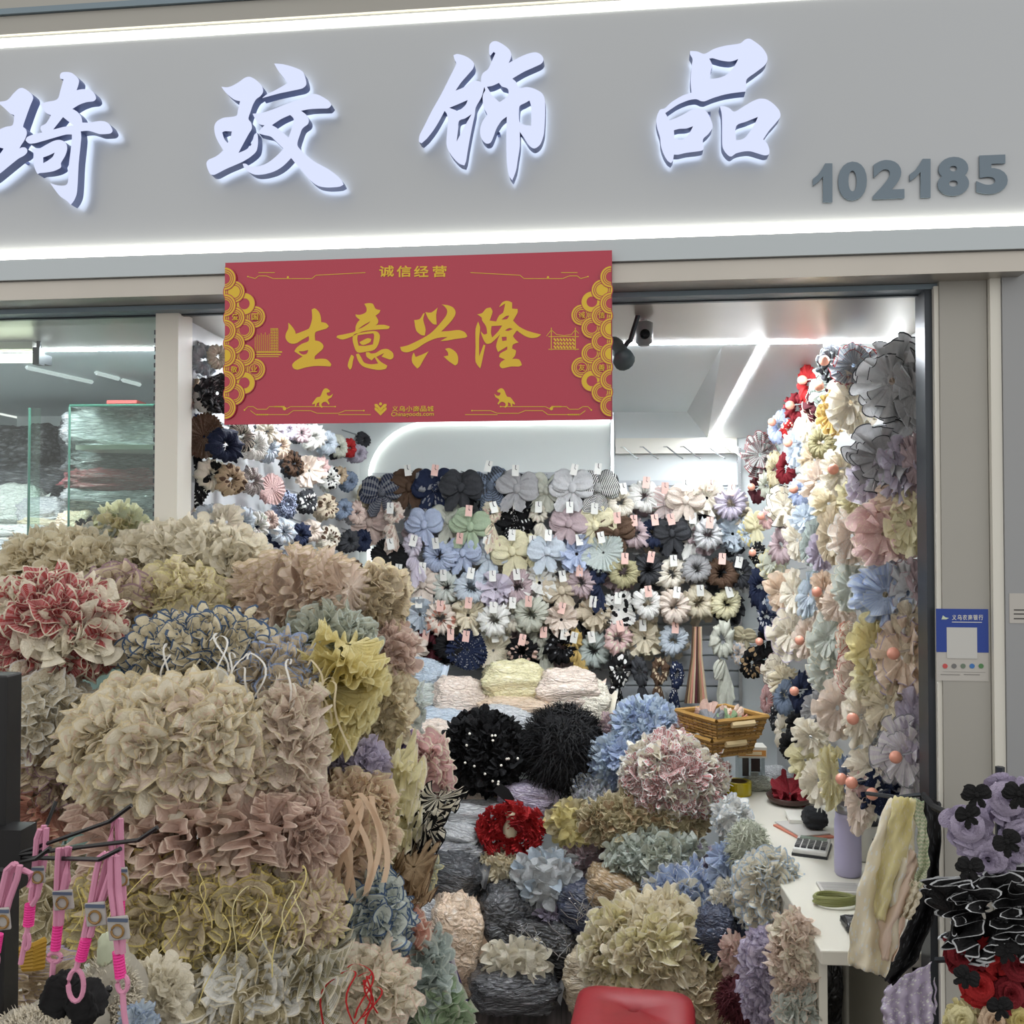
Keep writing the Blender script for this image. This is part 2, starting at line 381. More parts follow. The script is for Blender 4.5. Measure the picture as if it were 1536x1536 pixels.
def pillow_data(rng, ex=.55, n=30, m=20, lump=.10, fx=2.2):
    vs = []; uv = []; fs = []; off = V((rng.uniform(0, 50), rng.uniform(0, 50), 0))
    sg = lambda x, e: math.copysign(abs(x)**e, x)
    for i in range(m+1):
        a = pi*i/m-pi/2
        for k in range(n):
            b = 2*pi*k/n; d = V((sg(cos(a), .6)*sg(cos(b), ex), sg(cos(a), .6)*sg(sin(b), ex), sg(sin(a), .8)))
            q = 1+lump*(noise.noise(d*fx+off)+.6*abs(noise.noise(d*fx*2.3+off))+.35*noise.noise(d*fx*5+off)+.45*(.25-abs(noise.noise(d*fx*3.7+off*2)))+.25*(.2-abs(noise.noise(d*fx*8+off))))
            vs.append(d*q); uv.append((k/n, i/m))
    for i in range(m):
        for k in range(n): fs.append((i*n+k, i*n+(k+1) % n, (i+1)*n+(k+1) % n, (i+1)*n+k))
    return vs, uv, fs, [0]*len(fs)
for i in range(6):
    LIB['pillow', i] = mk('pillow', pillow_data(random.Random(500+i), ex=.42, n=64, m=40, lump=.17), 1)
    LIB['core', i] = mk('core', pillow_data(random.Random(520+i), ex=1, n=20, m=12, lump=.2), 1)
# ------------------------------------------------------------------ structure
M_wall = plain('white_wall_paint', 'C9CFCF', .55, noise_amt=.03, nscale=3)
M_slat = plain('slatwall_laminate', 'B4B9BD', .45)
M_panel = plain('arch_panel', 'DDE3E0', .5)
M_ceil = plain('ceiling_grey', 'CFD8DB', .45)
M_alu = plain('brushed_soffit_metal', 'B9B4AC', .32, metal=.55, noise_amt=.05, nscale=4)
M_fascia = plain('fascia_grey', 'B2B6BA', .32, metal=.2, noise_amt=.02, nscale=2)
M_fascia2 = plain('fascia_lower_grey', 'B4BCC0', .35, metal=.25)
M_dark = plain('dark_aluminium', '3E4247', .35, metal=.7)
M_bluetrim = plain('blue_grey_trim', '75858F', .4, metal=.3)
M_pillar = plain('pillar_enamel', 'A3A19A', .42, noise_amt=.02, nscale=5)
M_whitetrim = plain('white_trim', 'DAD8CE', .4)
M_wire = plain('chrome_wire', 'C8CACC', .25, metal=.9)
M_card = plain('card_white', 'E8E8E2', .6); M_cardp = plain('card_pink', 'E6BFB4', .6)
M_ledin = emit('led_inside', 'F6FAFF', LED_IN); M_ledsign = emit('led_sign', 'FFFBEA', LED_SIGN); M_ledarch = emit('led_arch', 'F4FAF6', LED_ARCH)
BX0, BX1, BY = -2.7, .98, 4.6
# floor boards
fl = empty('floor', (0, 0, FLOOR_Z), kind='structure')
b = MB(); b.span((-7, -8, FLOOR_Z-.05), (7, 4.75, FLOOR_Z-.012)); b.build('floor_slab', plain('slab', '504844', .8), fl)
M_plank = []
for i in range(3):
    m, nt, bs, out = newmat('grey_wood_plank'); N = nt.nodes; L = nt.links
    tc = N.new('ShaderNodeTexCoord'); mp = N.new('ShaderNodeMapping'); mp.inputs['Scale'].default_value = (60, 2.5, 1); mp.inputs['Location'].default_value = (i*3, i, 0)
    n = N.new('ShaderNodeTexNoise'); n.inputs['Scale'].default_value = 1; n.inputs['Detail'].default_value = 6
    r = N.new('ShaderNodeValToRGB'); r.color_ramp.elements[0].color = lin('574C48'); r.color_ramp.elements[1].color = lin('8B7F7A')
    r.color_ramp.elements[0].position = .3; r.color_ramp.elements[1].position = .7
    L.new(tc.outputs['Object'], mp.inputs[0]); L.new(mp.outputs[0], n.inputs['Vector']); L.new(n.outputs['Fac'], r.inputs['Fac']); L.new(r.outputs['Color'], bs.inputs['Base Color'])
    bs.inputs['Roughness'].default_value = .45; M_plank.append(m)
for ix in range(9):
    for iy in range(4):
        b = MB(); x0 = -.62+ix*.15; y0 = 2.2+iy*.62+(ix % 2)*.3-.3
        b.span((x0+.001, y0, FLOOR_Z-.012), (x0+.149, min(y0+.618, 4.6), FLOOR_Z)); b.build('plank', M_plank[(ix+iy) % 3], fl)
# back wall
b = MB(); b.span((BX0, BY, FLOOR_Z), (BX1+.1, BY+.1, 2.3)); wb = struct(b.build('wall_back', M_wall))
def slats(x0, x1, z0, z1, h=.072):
    z = z0
    while z < z1-.01:
        b = MB(); b.span((x0, BY-.018, z+.004), (x1, BY+.002, min(z+h-.004, z1))); b.build('slat', M_slat, wb); z += h
slats(-.93, .205, .62, 1.845); slats(.225, .80, .62, 1.80)
slats(-2.6, -1.02, 1.2, 2.05, .05)
b = MB(); b.span((.207, BY-.03, .6), (.223, BY, 2.12)); b.build('shelf_standard', M_wire, wb)
b = MB(); b.span((.80, BY-.03, .6), (.815, BY, 1.95)); b.build('shelf_standard', M_wire, wb)
# arched panel and its light line
b = MB()
arc = [(-.944, .75), (-.944, 1.30), (-.944, 1.80)]+[(-.944+.30*(1-cos(a)), 1.80+.28*sin(a)) for a in [pi/2*k/10 for k in range(1, 11)]]+[(.205, 2.08)]
pts = [(x, z) for x, z in arc]
vs = [V((x, BY-.012, z)) for x, z in pts]+[V((.205, BY-.012, .75))]; b.add(vs, [tuple(range(len(vs)))[::-1]])
b.build('arch_panel', M_panel, wb)
b = MB(); b.tube([V((x, BY-.03, z)) for x, z in pts], .007, 6); b.build('arch_light', M_ledarch, label='slim white light line bent into an arch on the back wall', cat='light strip')
# rail with empty hooks on the right section
b = MB(); b.span((.23, BY-.05, 1.925), (.80, BY, 1.955)); b.span((.23, BY-.012, 1.955), (.80, BY, 2.0)); b.build('hook_rail', M_whitetrim, label='white metal hook rail on the bare top of the back wall', cat='rail')
for k in range(6):
    b = MB(); x = .26+k*.095+random.uniform(-.015, .015)
    b.tube([V((x, BY-.05, 1.955)), V((x+.01, BY-.10, 1.95)), V((x+.05, BY-.2, 1.90)), V((x+.065, BY-.24, 1.885))], .0035, 5)
    b.build('display_hook', M_wire, label='empty slanted wire hook on the white hook rail', cat='hook', group='empty hooks on the rail')
# side walls
b = MB(); b.span((-1.03, 2.46, FLOOR_Z), (-.995, BY, 2.115)); struct(b.build('wall_left', plain('partition_white', 'BFC2C4', .5)))
b = MB(); b.span((BX1, 2.30, FLOOR_Z), (BX1+.06, BY, 2.115)); struct(b.build('wall_right', plain('side_wall', 'B9BBBA', .5)))
b = MB(); b.span((BX0-.05, 2.4, FLOOR_Z), (BX0, BY, 2.115)); struct(b.build('wall_far_left', M_wall))
# ceiling
b = MB(); b.span((BX0, 2.93, 2.125), (BX1+.06, BY+.1, 2.30)); ceil = struct(b.build('ceiling', M_ceil))
b = MB(); vs = [FR(-2.4, .12, 2.11), FR(1.05, .12, 2.11), V((1.04, 2.89, 2.118)), V((BX0, 2.89, 2.118))]
vs += [v+V((0, 0, .12)) for v in vs]; b.add(vs, [(0, 1, 2, 3), (7, 6, 5, 4), (0, 4, 5, 1), (1, 5, 6, 2), (2, 6, 7, 3), (3, 7, 4, 0)]); b.build('front_soffit', M_alu, ceil)
b = MB(); b.span((BX0, 2.892, 2.1165), (1.0, 2.914, 2.135)); b.build('ceiling_light_strip', M_ledin, label='long white light line crossing the shop ceiling', cat='light strip')
# dropped bulkhead along the right, with a light line on its lower edge
b = MB(); vs = [V((.57, 2.93, 2.118)), V((BX1, 2.93, 2.118)), V((BX1, BY, 2.0)), V((.665, BY, 2.0))]; vs += [V((v.x-(.10 if i in (0, 3) else 0), v.y, 2.13)) for i, v in enumerate(vs)]
b.add(vs, [(3, 2, 1, 0), (4, 5, 6, 7), (0, 1, 5, 4), (1, 2, 6, 5), (2, 3, 7, 6), (3, 0, 4, 7)]); b.build('bulkhead', plain('bulkhead_grey', 'B2B4B4', .4), ceil)
b = MB(); b.box(V((.592+.0465, 3.77, 2.0572)), (.02, 1.66, .0012), (V((1, 0, 0)), V((.0558, 1, -.0707)).normalized(), V((0, .0707, 1)).normalized())); b.build('bulkhead_light_strip', M_ledin, label='slanting white light line under the ceiling bulkhead', cat='light strip')
for (p0, p1) in (((40, 551), (138, 573)), ((144, 559), (178, 568)), ((184, 570), (210, 577))):  # corridor lights mirrored in the glass, built as faintly glowing strips
    b = MB(); a = PZ(*p0, 2.119); c = PZ(*p1, 2.119); b.tube([a, c], .008, 4); b.build('reflection_streak', emit('reflection_dim', 'D8E4E2', .34), label='short dim reflection of a light tube above the glass case', cat='light strip', group='dim tube reflections over the glass case')
# fascia
b = MB(); b.fbox(-2.6, 1.9, 0, .12, 2.165, 2.815); fas = struct(b.build('trim_1', M_fascia))
b = MB(); b.fbox(-2.6, 1.9, -.012, 0, 2.165, 2.215); b.build('lower_panel', M_fascia2, fas)
b = MB(); b.fbox(-2.6, 1.9, -.012, 0, 2.77, 2.815); b.build('upper_panel', M_pillar, fas)
b = MB(); b.fbox(-2.6, 1.9, -.02, .12, 2.816, 2.83); b.build('blue_edge', M_bluetrim, fas)
b = MB(); b.fbox(-2.6, 1.9, .0, .12, 2.831, 3.3); b.build('top_board', M_pillar, fas)
b = MB(); b.fbox(-2.6, 1.9, -.0025, 0, 2.745, 2.765); b.build('sign_light_strip', M_ledsign, label='warm white light strip along the top of the signboard', cat='light strip')
b = MB(); b.fbox(-2.6, 1.9, -.0125, 0, 2.217, 2.237); b.build('sign_light_strip', M_ledsign, label='warm white light strip along the bottom of the signboard', cat='light strip')
b = MB(); b.fbox(-2.6, 1.0, .0, .12, 2.119, 2.164); struct(b.build('trim_2', M_alu))
b = MB(); b.fbox(-2.6, 1.0, .085, .135, 2.106, 2.118); struct(b.build('trim_3', M_bluetrim))
b = MB(); b.fbox(-2.6, 1.0, .136, .15, 2.103, 2.109); struct(b.build('trim_7', M_dark))
# right jamb and pillar
b = MB(); b.fbox(.812, .828, .09, .16, FLOOR_Z, 2.11); struct(b.build('trim_4', M_dark))
b = MB(); b.fbox(.8285, .838, .075, .16, FLOOR_Z, 2.11); struct(b.build('trim_5', M_whitetrim))
b = MB(); b.fbox(.8385, .94, .07, .16, FLOOR_Z, 2.14); wp = struct(b.build('wall_pillar', M_pillar))
b = MB(); b.fbox(.942, .965, .055, .16, FLOOR_Z, 2.14); struct(b.build('trim_6', M_whitetrim))
b = MB(); b.fbox(.966, 1.9, .05, .16, FLOOR_Z, 2.164); struct(b.build('wall_far_right', plain('far_pillar', '97999B', .35)))
# mullion with slotted edge, front glass of the left bay
b = MB(); b.fbox(-1.045, -.985, .12, .2, FLOOR_Z, 2.11); mu = struct(b.build('mullion', M_whitetrim)); mu.name = 'trim_8'
b = MB()
for k in range(56): b.fbox(-1.054, -1.0452, .13, .15, .9+k*.021, .911+k*.021)
b.build('slotted_strip', M_dark, mu, kind='stuff')
b = MB(); b.fbox(-2.4, -1.056, .14, .146, FLOOR_Z, 2.105); w = struct(b.build('window_1', glass('front_glass', 'F6FBF9')))
# ------------------------------------------------------------------ sign characters
def smooth_loop(pts, k=4):
    n = len(pts); out = []; pts = [V((p[0], p[1])) for p in pts]
    tan = []
    for i in range(n):
        a = pts[i]-pts[i-1]; c = pts[(i+1) % n]-pts[i]
        if a.length < 1e-6 or c.length < 1e-6 or a.normalized().dot(c.normalized()) < .35: tan.append(V((0, 0)))
        else: tan.append((a.normalized()+c.normalized()).normalized()*min(a.length, c.length))
    for i in range(n):
        p, q = pts[i], pts[(i+1) % n]; s, t = tan[i], tan[(i+1) % n]
        for j in range(k):
            u = j/k; h = (2*u**3-3*u*u+1, u**3-2*u*u+u, -2*u**3+3*u*u, u**3-u*u)
            out.append(p*h[0]+s*h[1]+q*h[2]+t*h[3])
    return out
def curve_mesh(loops, extrude, name):
    cu = bpy.data.curves.new(name, 'CURVE'); cu.dimensions = '2D'; cu.fill_mode = 'BOTH'; cu.extrude = extrude
    for lp in loops:
        sp = cu.splines.new('POLY'); sp.points.add(len(lp)-1); sp.use_cyclic_u = True
        for i, p in enumerate(lp): sp.points[i].co = (p[0], p[1], 0, 1)
    o = bpy.data.objects.new(name, cu); COL.objects.link(o)
    dg = bpy.context.evaluated_depsgraph_get(); me = bpy.data.meshes.new_from_object(o.evaluated_get(dg))
    bpy.data.objects.remove(o); bpy.data.curves.remove(cu); me.name = name; return me
FM = Matrix.Identity(4)
for i in range(3): FM[i][0] = FU[i]; FM[i][1] = (0, 0, 1)[i]; FM[i][2] = -FN[i]
def fplane(d, s=0, z=0):
    M = FM.copy(); p = FR(s, d, z)
    for i in range(3): M[i][3] = p[i]
    return M
def split_mesh(me, test, name):
    vs = [v.co.copy() for v in me.vertices]; fs = [tuple(p.vertices) for p in me.polygons if test(p.normal)]
    used = sorted({i for f in fs for i in f}); mp = {i: k for k, i in enumerate(used)}
    return mesh_of(name, [vs[i] for i in used], [tuple(mp[i] for i in f) for f in fs], 1, False)
CH1 = [[(-30,400),(0,400),(70,385),(130,320),(180,275),(215,268),(260,290),(310,335),(318,370),(290,440),(250,550),(222,640),(245,660),(258,700),(240,760),(205,815),(185,850),(215,838),(250,845),(262,880),(235,915),(180,945),(110,1000),(0,1090),(-80,1150),(-190,1190),(-230,1150),(-215,1080),(-120,1020),(-60,960),(-100,880),(-110,800),(-60,720),(0,665),(60,640),(120,625),(135,550),(135,530),(100,515),(40,460)],
 [(-40,830),(35,850),(0,900),(-20,905)],
 [(575,150),(590,122),(640,115),(690,125),(735,160),(758,195),(752,240),(735,290),(790,280),(860,285),(905,320),(922,370),(900,395),(830,405),(760,430),(695,470),(740,495),(780,545),(790,600),(860,600),(960,585),(1020,595),(1060,630),(1080,680),(1060,705),(960,712),(920,700),(850,680),(775,685),(780,740),(770,850),(755,1000),(745,1200),(735,1290),(710,1350),(680,1388),(640,1350),(580,1310),(530,1250),(480,1180),(540,1200),(600,1207),(640,1195),(655,1150),(655,1060),(672,920),(690,760),(690,715),(640,715),(560,735),(440,770),(330,800),(275,800),(245,770),(260,740),(320,715),(405,695),(388,660),(395,635),(440,610),(490,530),(440,505),(385,420),(460,400),(550,375),(580,290),(610,185),(580,180)],
 [(510,668),(605,548),(705,628),(620,640)],
 [(275,830),(320,850),(375,850),(440,815),(520,775),(580,768),(630,795),(645,850),(625,920),(585,990),(585,1030),(520,1065),(440,1080),(385,1085),(360,1095),(330,1030),(320,950),(320,890)],
 [(415,935),(470,915),(525,888),(505,930),(460,965),(415,990)]]
CH2 = [[(205,320),(270,325),(350,290),(430,235),(475,225),(530,250),(595,315),(605,370),(580,410),(540,440),(510,490),(485,560),(465,630),(490,665),(498,720),(470,770),(420,860),(370,955),(440,925),(490,880),(515,800),(522,780),(548,760),(556,800),(555,880),(540,940),(490,990),(410,1040),(250,1110),(140,1165),(100,1160),(70,1100),(62,1050),(85,1020),(160,985),(225,930),(180,860),(145,780),(138,700),(160,655),(220,620),(350,598),(365,540),(385,460),(330,445),(260,390),(225,350)],
 [(213,760),(235,748),(305,750),(295,800),(265,860),(235,825)],
 [(712,98),(800,105),(920,140),(985,175),(1010,230),(1020,300),(985,335),(880,360),(760,385),(650,415),(595,430),(640,395),(720,355),(800,310),(840,285),(800,230),(750,165)],
 [(505,580),(600,570),(720,530),(860,475),(1000,425),(1060,395),(1120,393),(1180,420),(1240,460),(1262,495),(1235,525),(1160,530),(1060,535),(970,552),(1020,590),(1045,640),(1035,680),(985,720),(960,780),(935,880),(980,940),(1100,1040),(1230,1110),(1310,1170),(1360,1220),(1378,1260),(1340,1280),(1220,1288),(1130,1270),(1060,1220),(980,1130),(920,1060),(875,1005),(800,1080),(720,1130),(620,1160),(530,1165),(470,1140),(420,1090),(410,1060),(440,1060),(480,1085),(560,1085),(650,1050),(740,980),(800,915),(740,855),(680,800),(620,785),(565,770),(575,735),(600,710),(620,690),(570,680),(530,630)],
 [(690,690),(780,630),(865,592),(900,630),(880,720),(850,808),(790,755),(720,705)]]
CH3 = [[(385,210),(420,198),(490,215),(550,250),(582,290),(575,335),(530,390),(460,470),(405,550),(490,515),(540,475),(600,455),(650,468),(652,420),(670,380),(715,345),(745,285),(788,190),(770,178),(740,215),(728,190),(732,110),(760,80),(800,76),(860,105),(920,155),(940,200),(935,240),(915,285),(980,250),(1060,210),(1140,185),(1190,185),(1235,215),(1250,255),(1230,290),(1160,325),(1060,370),(950,435),(985,465),(1020,522),(1090,515),(1170,535),(1240,580),(1262,640),(1265,760),(1260,880),(1250,980),(1215,1070),(1160,1105),(1110,1075),(1060,1000),(1022,945),(1022,1080),(1005,1200),(985,1320),(950,1410),(920,1370),(900,1260),(893,1100),(893,960),(897,800),(850,835),(800,910),(770,990),(740,1050),(700,1058),(660,1020),(640,960),(650,880),(680,820),(708,780),(675,710),(665,620),(672,580),(690,545),(680,515),(655,610),(600,710),(590,780),(560,920),(530,1080),(505,1230),(490,1268),(440,1250),(380,1190),(335,1120),(318,1060),(325,940),(332,830),(320,770),(300,745),(260,820),(200,920),(130,1010),(80,1055),(55,1040),(60,980),(110,880),(180,740),(270,580),(350,420),(412,290),(395,250)],
 [(345,715),(430,680),(522,640),(500,690),(430,745),(400,735)], [(440,840),(500,815),(560,775),(500,880),(415,1040),(430,920)],
 [(707,513),(760,503),(822,475),(850,510),(908,535),(905,600),(828,660),(750,590),(735,560)], [(1020,700),(1070,670),(1115,645),(1130,700),(1133,885),(1070,880),(1020,850)]]
CH4 = [[(455,185),(530,190),(605,215),(700,165),(820,130),(980,105),(1030,65),(1075,55),(1130,85),(1210,150),(1260,230),(1262,290),(1230,340),(1140,410),(1045,485),(1045,560),(1035,610),(940,620),(820,640),(700,675),(605,712),(570,710),(520,690),(440,700),(330,745),(260,790),(195,835),(240,912),(320,880),(400,840),(470,800),(540,785),(610,805),(660,870),(690,960),(685,1000),(640,1060),(590,1110),(595,1180),(590,1220),(540,1235),(420,1250),(330,1270),(285,1270),(275,1330),(255,1358),(220,1335),(180,1270),(150,1180),(140,1090),(110,990),(100,920),(110,860),(140,800),(190,785),(260,720),(380,650),(470,620),(460,500),(470,350),(480,270),(455,220)],
 [(655,265),(690,260),(780,285),(880,295),(960,268),(920,340),(840,430),(760,465),(660,478),(675,380),(690,340)],
 [(285,1015),(340,1000),(420,995),(485,972),(450,1040),(380,1110),(290,1100)],
 [(765,765),(810,762),(870,785),(915,820),(1000,775),(1100,715),(1180,685),(1250,690),(1330,740),(1390,810),(1400,870),(1350,940),(1280,1020),(1220,1110),(1260,1150),(1285,1220),(1280,1265),(1240,1278),(1170,1260),(1080,1235),(1000,1240),(930,1260),(880,1290),(830,1255),(795,1190),(790,1080),(790,940),(785,840)],
 [(938,970),(1040,925),(1165,875),(1140,930),(1080,1030),(1020,1100),(938,1120)]]
M_face = emit('sign_face', 'D3DCFB', .46); M_ret = plain('sign_return', '6E7BA6', .4); M_halo = emit('sign_halo', 'DDE8FF', 1.5)
for loops, sc, off, ch in ((CH1, 6.4, (0, 90), '琦 with a long hooked tail'), (CH2, 6.4, (300, 80), '玟 with crossed sweeping legs'), (CH3, 6.4, (620, 50), '饰 with a pointed middle upright'), (CH4, 6.98, (970, 50), '品 made of three stacked boxes')):
    D = -.042
    lp = [[PF(p[0]/sc+off[0], p[1]/sc+off[1], D) for p in smooth_loop(l)] for l in loops]
    s0 = sum(p[0] for p in lp[0])/len(lp[0]); z0 = min(p[1] for l in lp for p in l)
    lp = [[(p[0]-s0, p[1]-z0) for p in l] for l in lp]
    me = curve_mesh(lp, .014, 'character')
    root = empty('sign_character', FR(s0, D, z0), 'glowing white brush character %s on the grey signboard' % ch, 'sign letter')
    for nm, test, mt in (('face', lambda n: n.z > .5, M_face), ('side_return', lambda n: abs(n.z) <= .5, M_ret), ('halo_back', lambda n: n.z < -.5, M_halo)):
        link(nm, split_mesh(me, test, nm), mt, root, fplane(D+.014, s0, z0))
    b = MB()
    for q in (-.04, .05): b.box(FR(s0+q*.4, D/2+.018, z0+.12), (.006, .022, .006), (FU, FN, V((0, 0, 1))))
    b.build('stud', M_ret, root)
# ------------------------------------------------------------------ text helper
def text_mesh(body, bold=0.0, extrude=.02, spacing=1.0):
    cu = bpy.data.curves.new('text', 'FONT'); cu.body = body; cu.size = 1; cu.offset = bold; cu.extrude = extrude; cu.resolution_u = 5; cu.space_character = spacing
    o = bpy.data.objects.new('text', cu); COL.objects.link(o)
    dg = bpy.context.evaluated_depsgraph_get(); me = bpy.data.meshes.new_from_object(o.evaluated_get(dg)); bpy.data.objects.remove(o); bpy.data.curves.remove(cu)
    xs = [v.co.x for v in me.vertices]; ys = [v.co.y for v in me.vertices]; zs = [v.co.z for v in me.vertices]
    if not xs: return None
    w = max(xs)-min(xs); h = max(ys)-min(ys)
    for v in me.vertices: v.co.x = (v.co.x-min(xs))/w; v.co.y = (v.co.y-min(ys))/h; v.co.z = (v.co.z-min(zs))/max(1e-6, max(zs)-min(zs))
    me.materials.clear(); me.materials.append(None); return me
def ftext(name, body, x0, y0, x1, y1, d, th, mat, parent, bold=0.0, spacing=1.0):
    """lettering on the front plane at depth d, filling the given box"""
    me = text_mesh(body, bold, .02, spacing)
    if me is None: return
    s0, z0 = PF(x0, y1, d); s1, _ = PF(x1, y1, d); _, z1 = PF(x0, y0, d)
    M = fplane(d, s0, z0) @ Matrix.Diagonal((s1-s0, z1-z0, th, 1)); return link(name, me, mat, parent, M)
M_num = plain('unit_number_grey', '6B7B88', .4)
num = empty('unit_number', FR(*([PF(1218, 300)[0], 0, PF(1218, 300)[1]])), 'grey-blue flat digits 102185 at the right of the signboard', 'sign number')
for ch, x0, x1 in zip('102185', (1219, 1257, 1309, 1364, 1406, 1464), (1248, 1300, 1356, 1395, 1453, 1511)):
    ym = -(x0-1218)*.047
    if ch == '1':
        lp = [PF(x0+(x1-x0)*p, 304+ym-58*q, -.002) for p, q in ((0, .60), (.25, .70), (.5, .88), (.62, 1), (1, 1), (1, 0), (.52, 0), (.52, .66), (.28, .52), (0, .42))]
        link('digit', curve_mesh([lp], .002, 'digit'), M_num, num, fplane(-.004))
    else: ftext('digit', ch, x0, 246+ym, x1, 304+ym, -.002, .004, M_num, num, .045)
# ------------------------------------------------------------------ red banner
BD = -.03
M_red = plain('banner_red', 'B02540', .35, coat=.3); M_gold = plain('banner_gold', 'C9A83C', .35, metal=.65)
cs = [PF(338, 393, BD), PF(918, 378, BD), PF(918, 634, BD), PF(336, 637, BD)]
s0 = cs[0][0]; s1 = cs[1][0]; zt = cs[0][1]-.002; zb = cs[3][1]
ban = empty('banner', FR((s0+s1)/2, BD, zb), 'red shop banner with gold brush characters hanging under the signboard', 'banner')
b = MB(); b.fbox(s0, s1, BD, BD+.004, zb, zt); b.build('board', M_red, ban)
G5 = [[(135,300),(175,340),(215,400),(220,430),(290,405),(370,370),(390,330),(410,250),(405,150),(440,135),(490,180),(510,240),(515,295),(570,305),(602,345),(570,370),(500,390),(445,415),(445,505),(500,520),(540,565),(530,605),(480,650),(440,690),(440,722),(520,715),(580,725),(630,780),(620,805),(540,800),(430,800),(320,820),(240,842),(195,825),(180,785),(220,740),(300,690),(250,660),(205,630),(230,590),(290,545),(370,510),(370,455),(290,500),(220,540),(150,535),(105,480),(110,420),(135,370)],[(255,630),(310,628),(365,615),(350,655),(310,668),(275,655)]]
G6 = [[(1010,85),(1060,75),(1110,85),(1140,140),(1195,155),(1185,185),(1140,220),(1170,270),(1165,310),(1140,328),(1240,325),(1305,345),(1290,370),(1200,378),(1100,385),(980,405),(880,455),(760,495),(690,470),(700,450),(800,430),(905,400),(910,350),(930,300),(960,268),(915,230),(910,205),(960,210),(1030,180),(1035,130)],[(940,375),(1000,330),(1080,285),(1060,310),(990,355)],
 [(895,435),(960,418),(1100,397),(1160,405),(1190,450),(1175,540),(1130,610),(1030,635),(930,640),(890,560),(875,480)],[(935,445),(1020,432),(1115,424),(1125,450),(1110,550),(1020,568),(945,565),(930,490)],[(955,525),(1050,478),(1092,490),(1078,525),(1000,558),(968,545)],
 [(860,670),(890,690),(880,740),(865,820),(845,842),(820,800),(835,730)],[(915,665),(945,655),(975,700),(1010,760),(1090,780),(1170,770),(1130,700),(1095,735),(1035,690),(1030,642),(1065,642),(1085,655),(1140,650),(1210,610),(1280,605),(1340,650),(1345,700),(1310,725),(1210,690),(1240,650),(1200,670),(1150,695),(1200,750),(1275,795),(1260,830),(1180,845),(1080,830),(990,800),(940,740)]]
G7 = [[(210,235),(265,225),(300,170),(316,165),(300,230),(325,330),(315,390),(280,385),(230,340)],[(322,155),(380,160),(445,110),(430,180),(435,280),(400,275),(350,220)],[(485,80),(540,85),(600,110),(625,160),(600,220),(540,290),(480,350),(560,345),(660,335),(720,360),(742,400),(720,412),(620,425),(540,440),(470,445),(545,405),(440,415),(330,460),(220,530),(140,558),(85,545),(70,505),(140,490),(250,440),(370,370),(460,280),(530,190),(540,140),(515,100)],[(205,560),(225,605),(290,580),(355,548),(310,620),(265,700),(240,720),(190,660),(188,600)],[(520,525),(560,515),(620,550),(648,600),(645,670),(620,690),(560,650),(505,600),(550,590),(548,560)]]
G8 = [[(850,250),(870,310),(860,420),(860,600),(905,480),(922,490),(880,690),(870,718),(825,655),(825,500),(825,320)],[(840,178),(890,165),(930,120),(975,110),(995,150),(965,240),(1030,250),(1060,190),(1100,160),(1120,70),(1070,100),(1060,108),(1090,60),(1140,42),(1190,60),(1190,120),(1245,125),(1245,160),(1200,240),(1260,300),(1350,345),(1480,380),(1450,405),(1380,415),(1310,390),(1240,340),(1215,370),(1200,400),(1255,460),(1200,480),(1190,520),(1230,540),(1220,590),(1190,625),(1260,630),(1288,685),(1260,700),(1180,700),(1090,718),(1065,690),(1080,655),(1120,630),(1060,605),(1070,570),(1140,530),(1140,500),(1050,555),(1030,500),(1050,420),(1070,380),(980,465),(930,470),(890,400),(875,345),(910,380),(940,370),(930,300),(890,240),(885,210)],[(985,295),(1090,290),(1050,350),(990,410),(978,360)],[(1085,230),(1130,195),(1160,190),(1140,225)],[(1120,340),(1160,315),(1195,325),(1150,345)],[(1085,405),(1135,402),(1135,438),(1092,446)]]
for loops, sc, off in ((G5, 7.68, (415, 445)), (G6, 7.68, (415, 445)), (G7, 6.678, (590, 445)), (G8, 6.678, (590, 445))):
    lp = [[PF(p[0]/sc+off[0], p[1]/sc+off[1], BD) for p in smooth_loop(l, 3)] for l in loops]
    link('gold_character', curve_mesh(lp, .0008, 'gold_character'), M_gold, ban, fplane(BD))
for x0, x1, ch in ((569, 591, '诚'), (595, 617, '信'), (621, 643, '经'), (649, 670, '营')): ftext('gold_lettering', ch, x0, 399, x1, 416, BD, .001, M_gold, ban, .02)
for k, ch in enumerate('义乌小商品城'): ftext('gold_lettering', ch, 588+k*10.6, 609, 597.5+k*10.6, 617.5, BD, .001, M_gold, ban, .015)
ftext('gold_lettering', 'Chinagoods.com', 587, 618.5, 651, 626.5, BD, .001, M_gold, ban, .01)
def ring(cx, cy, r0, r1, lift, half=0, n=26):
    s, z = PF(cx, cy, BD); k = PF(cx+1, cy, BD)[0]-s; b = MB(); vs = []; fs = []
    a0, a1 = (0, 2*pi) if half == 0 else ((-pi/2, pi/2) if half > 0 else (pi/2, 3*pi/2))
    for i in range(n+1):
        a = a0+(a1-a0)*i/n
        vs += [FR(s+r0*k*cos(a), BD-lift, z+r0*k*sin(a)), FR(s+r1*k*cos(a), BD-lift, z+r1*k*sin(a))]
    for i in range(n): fs.append((2*i, 2*i+2, 2*i+3, 2*i+1))
    b.add(vs, fs); return b
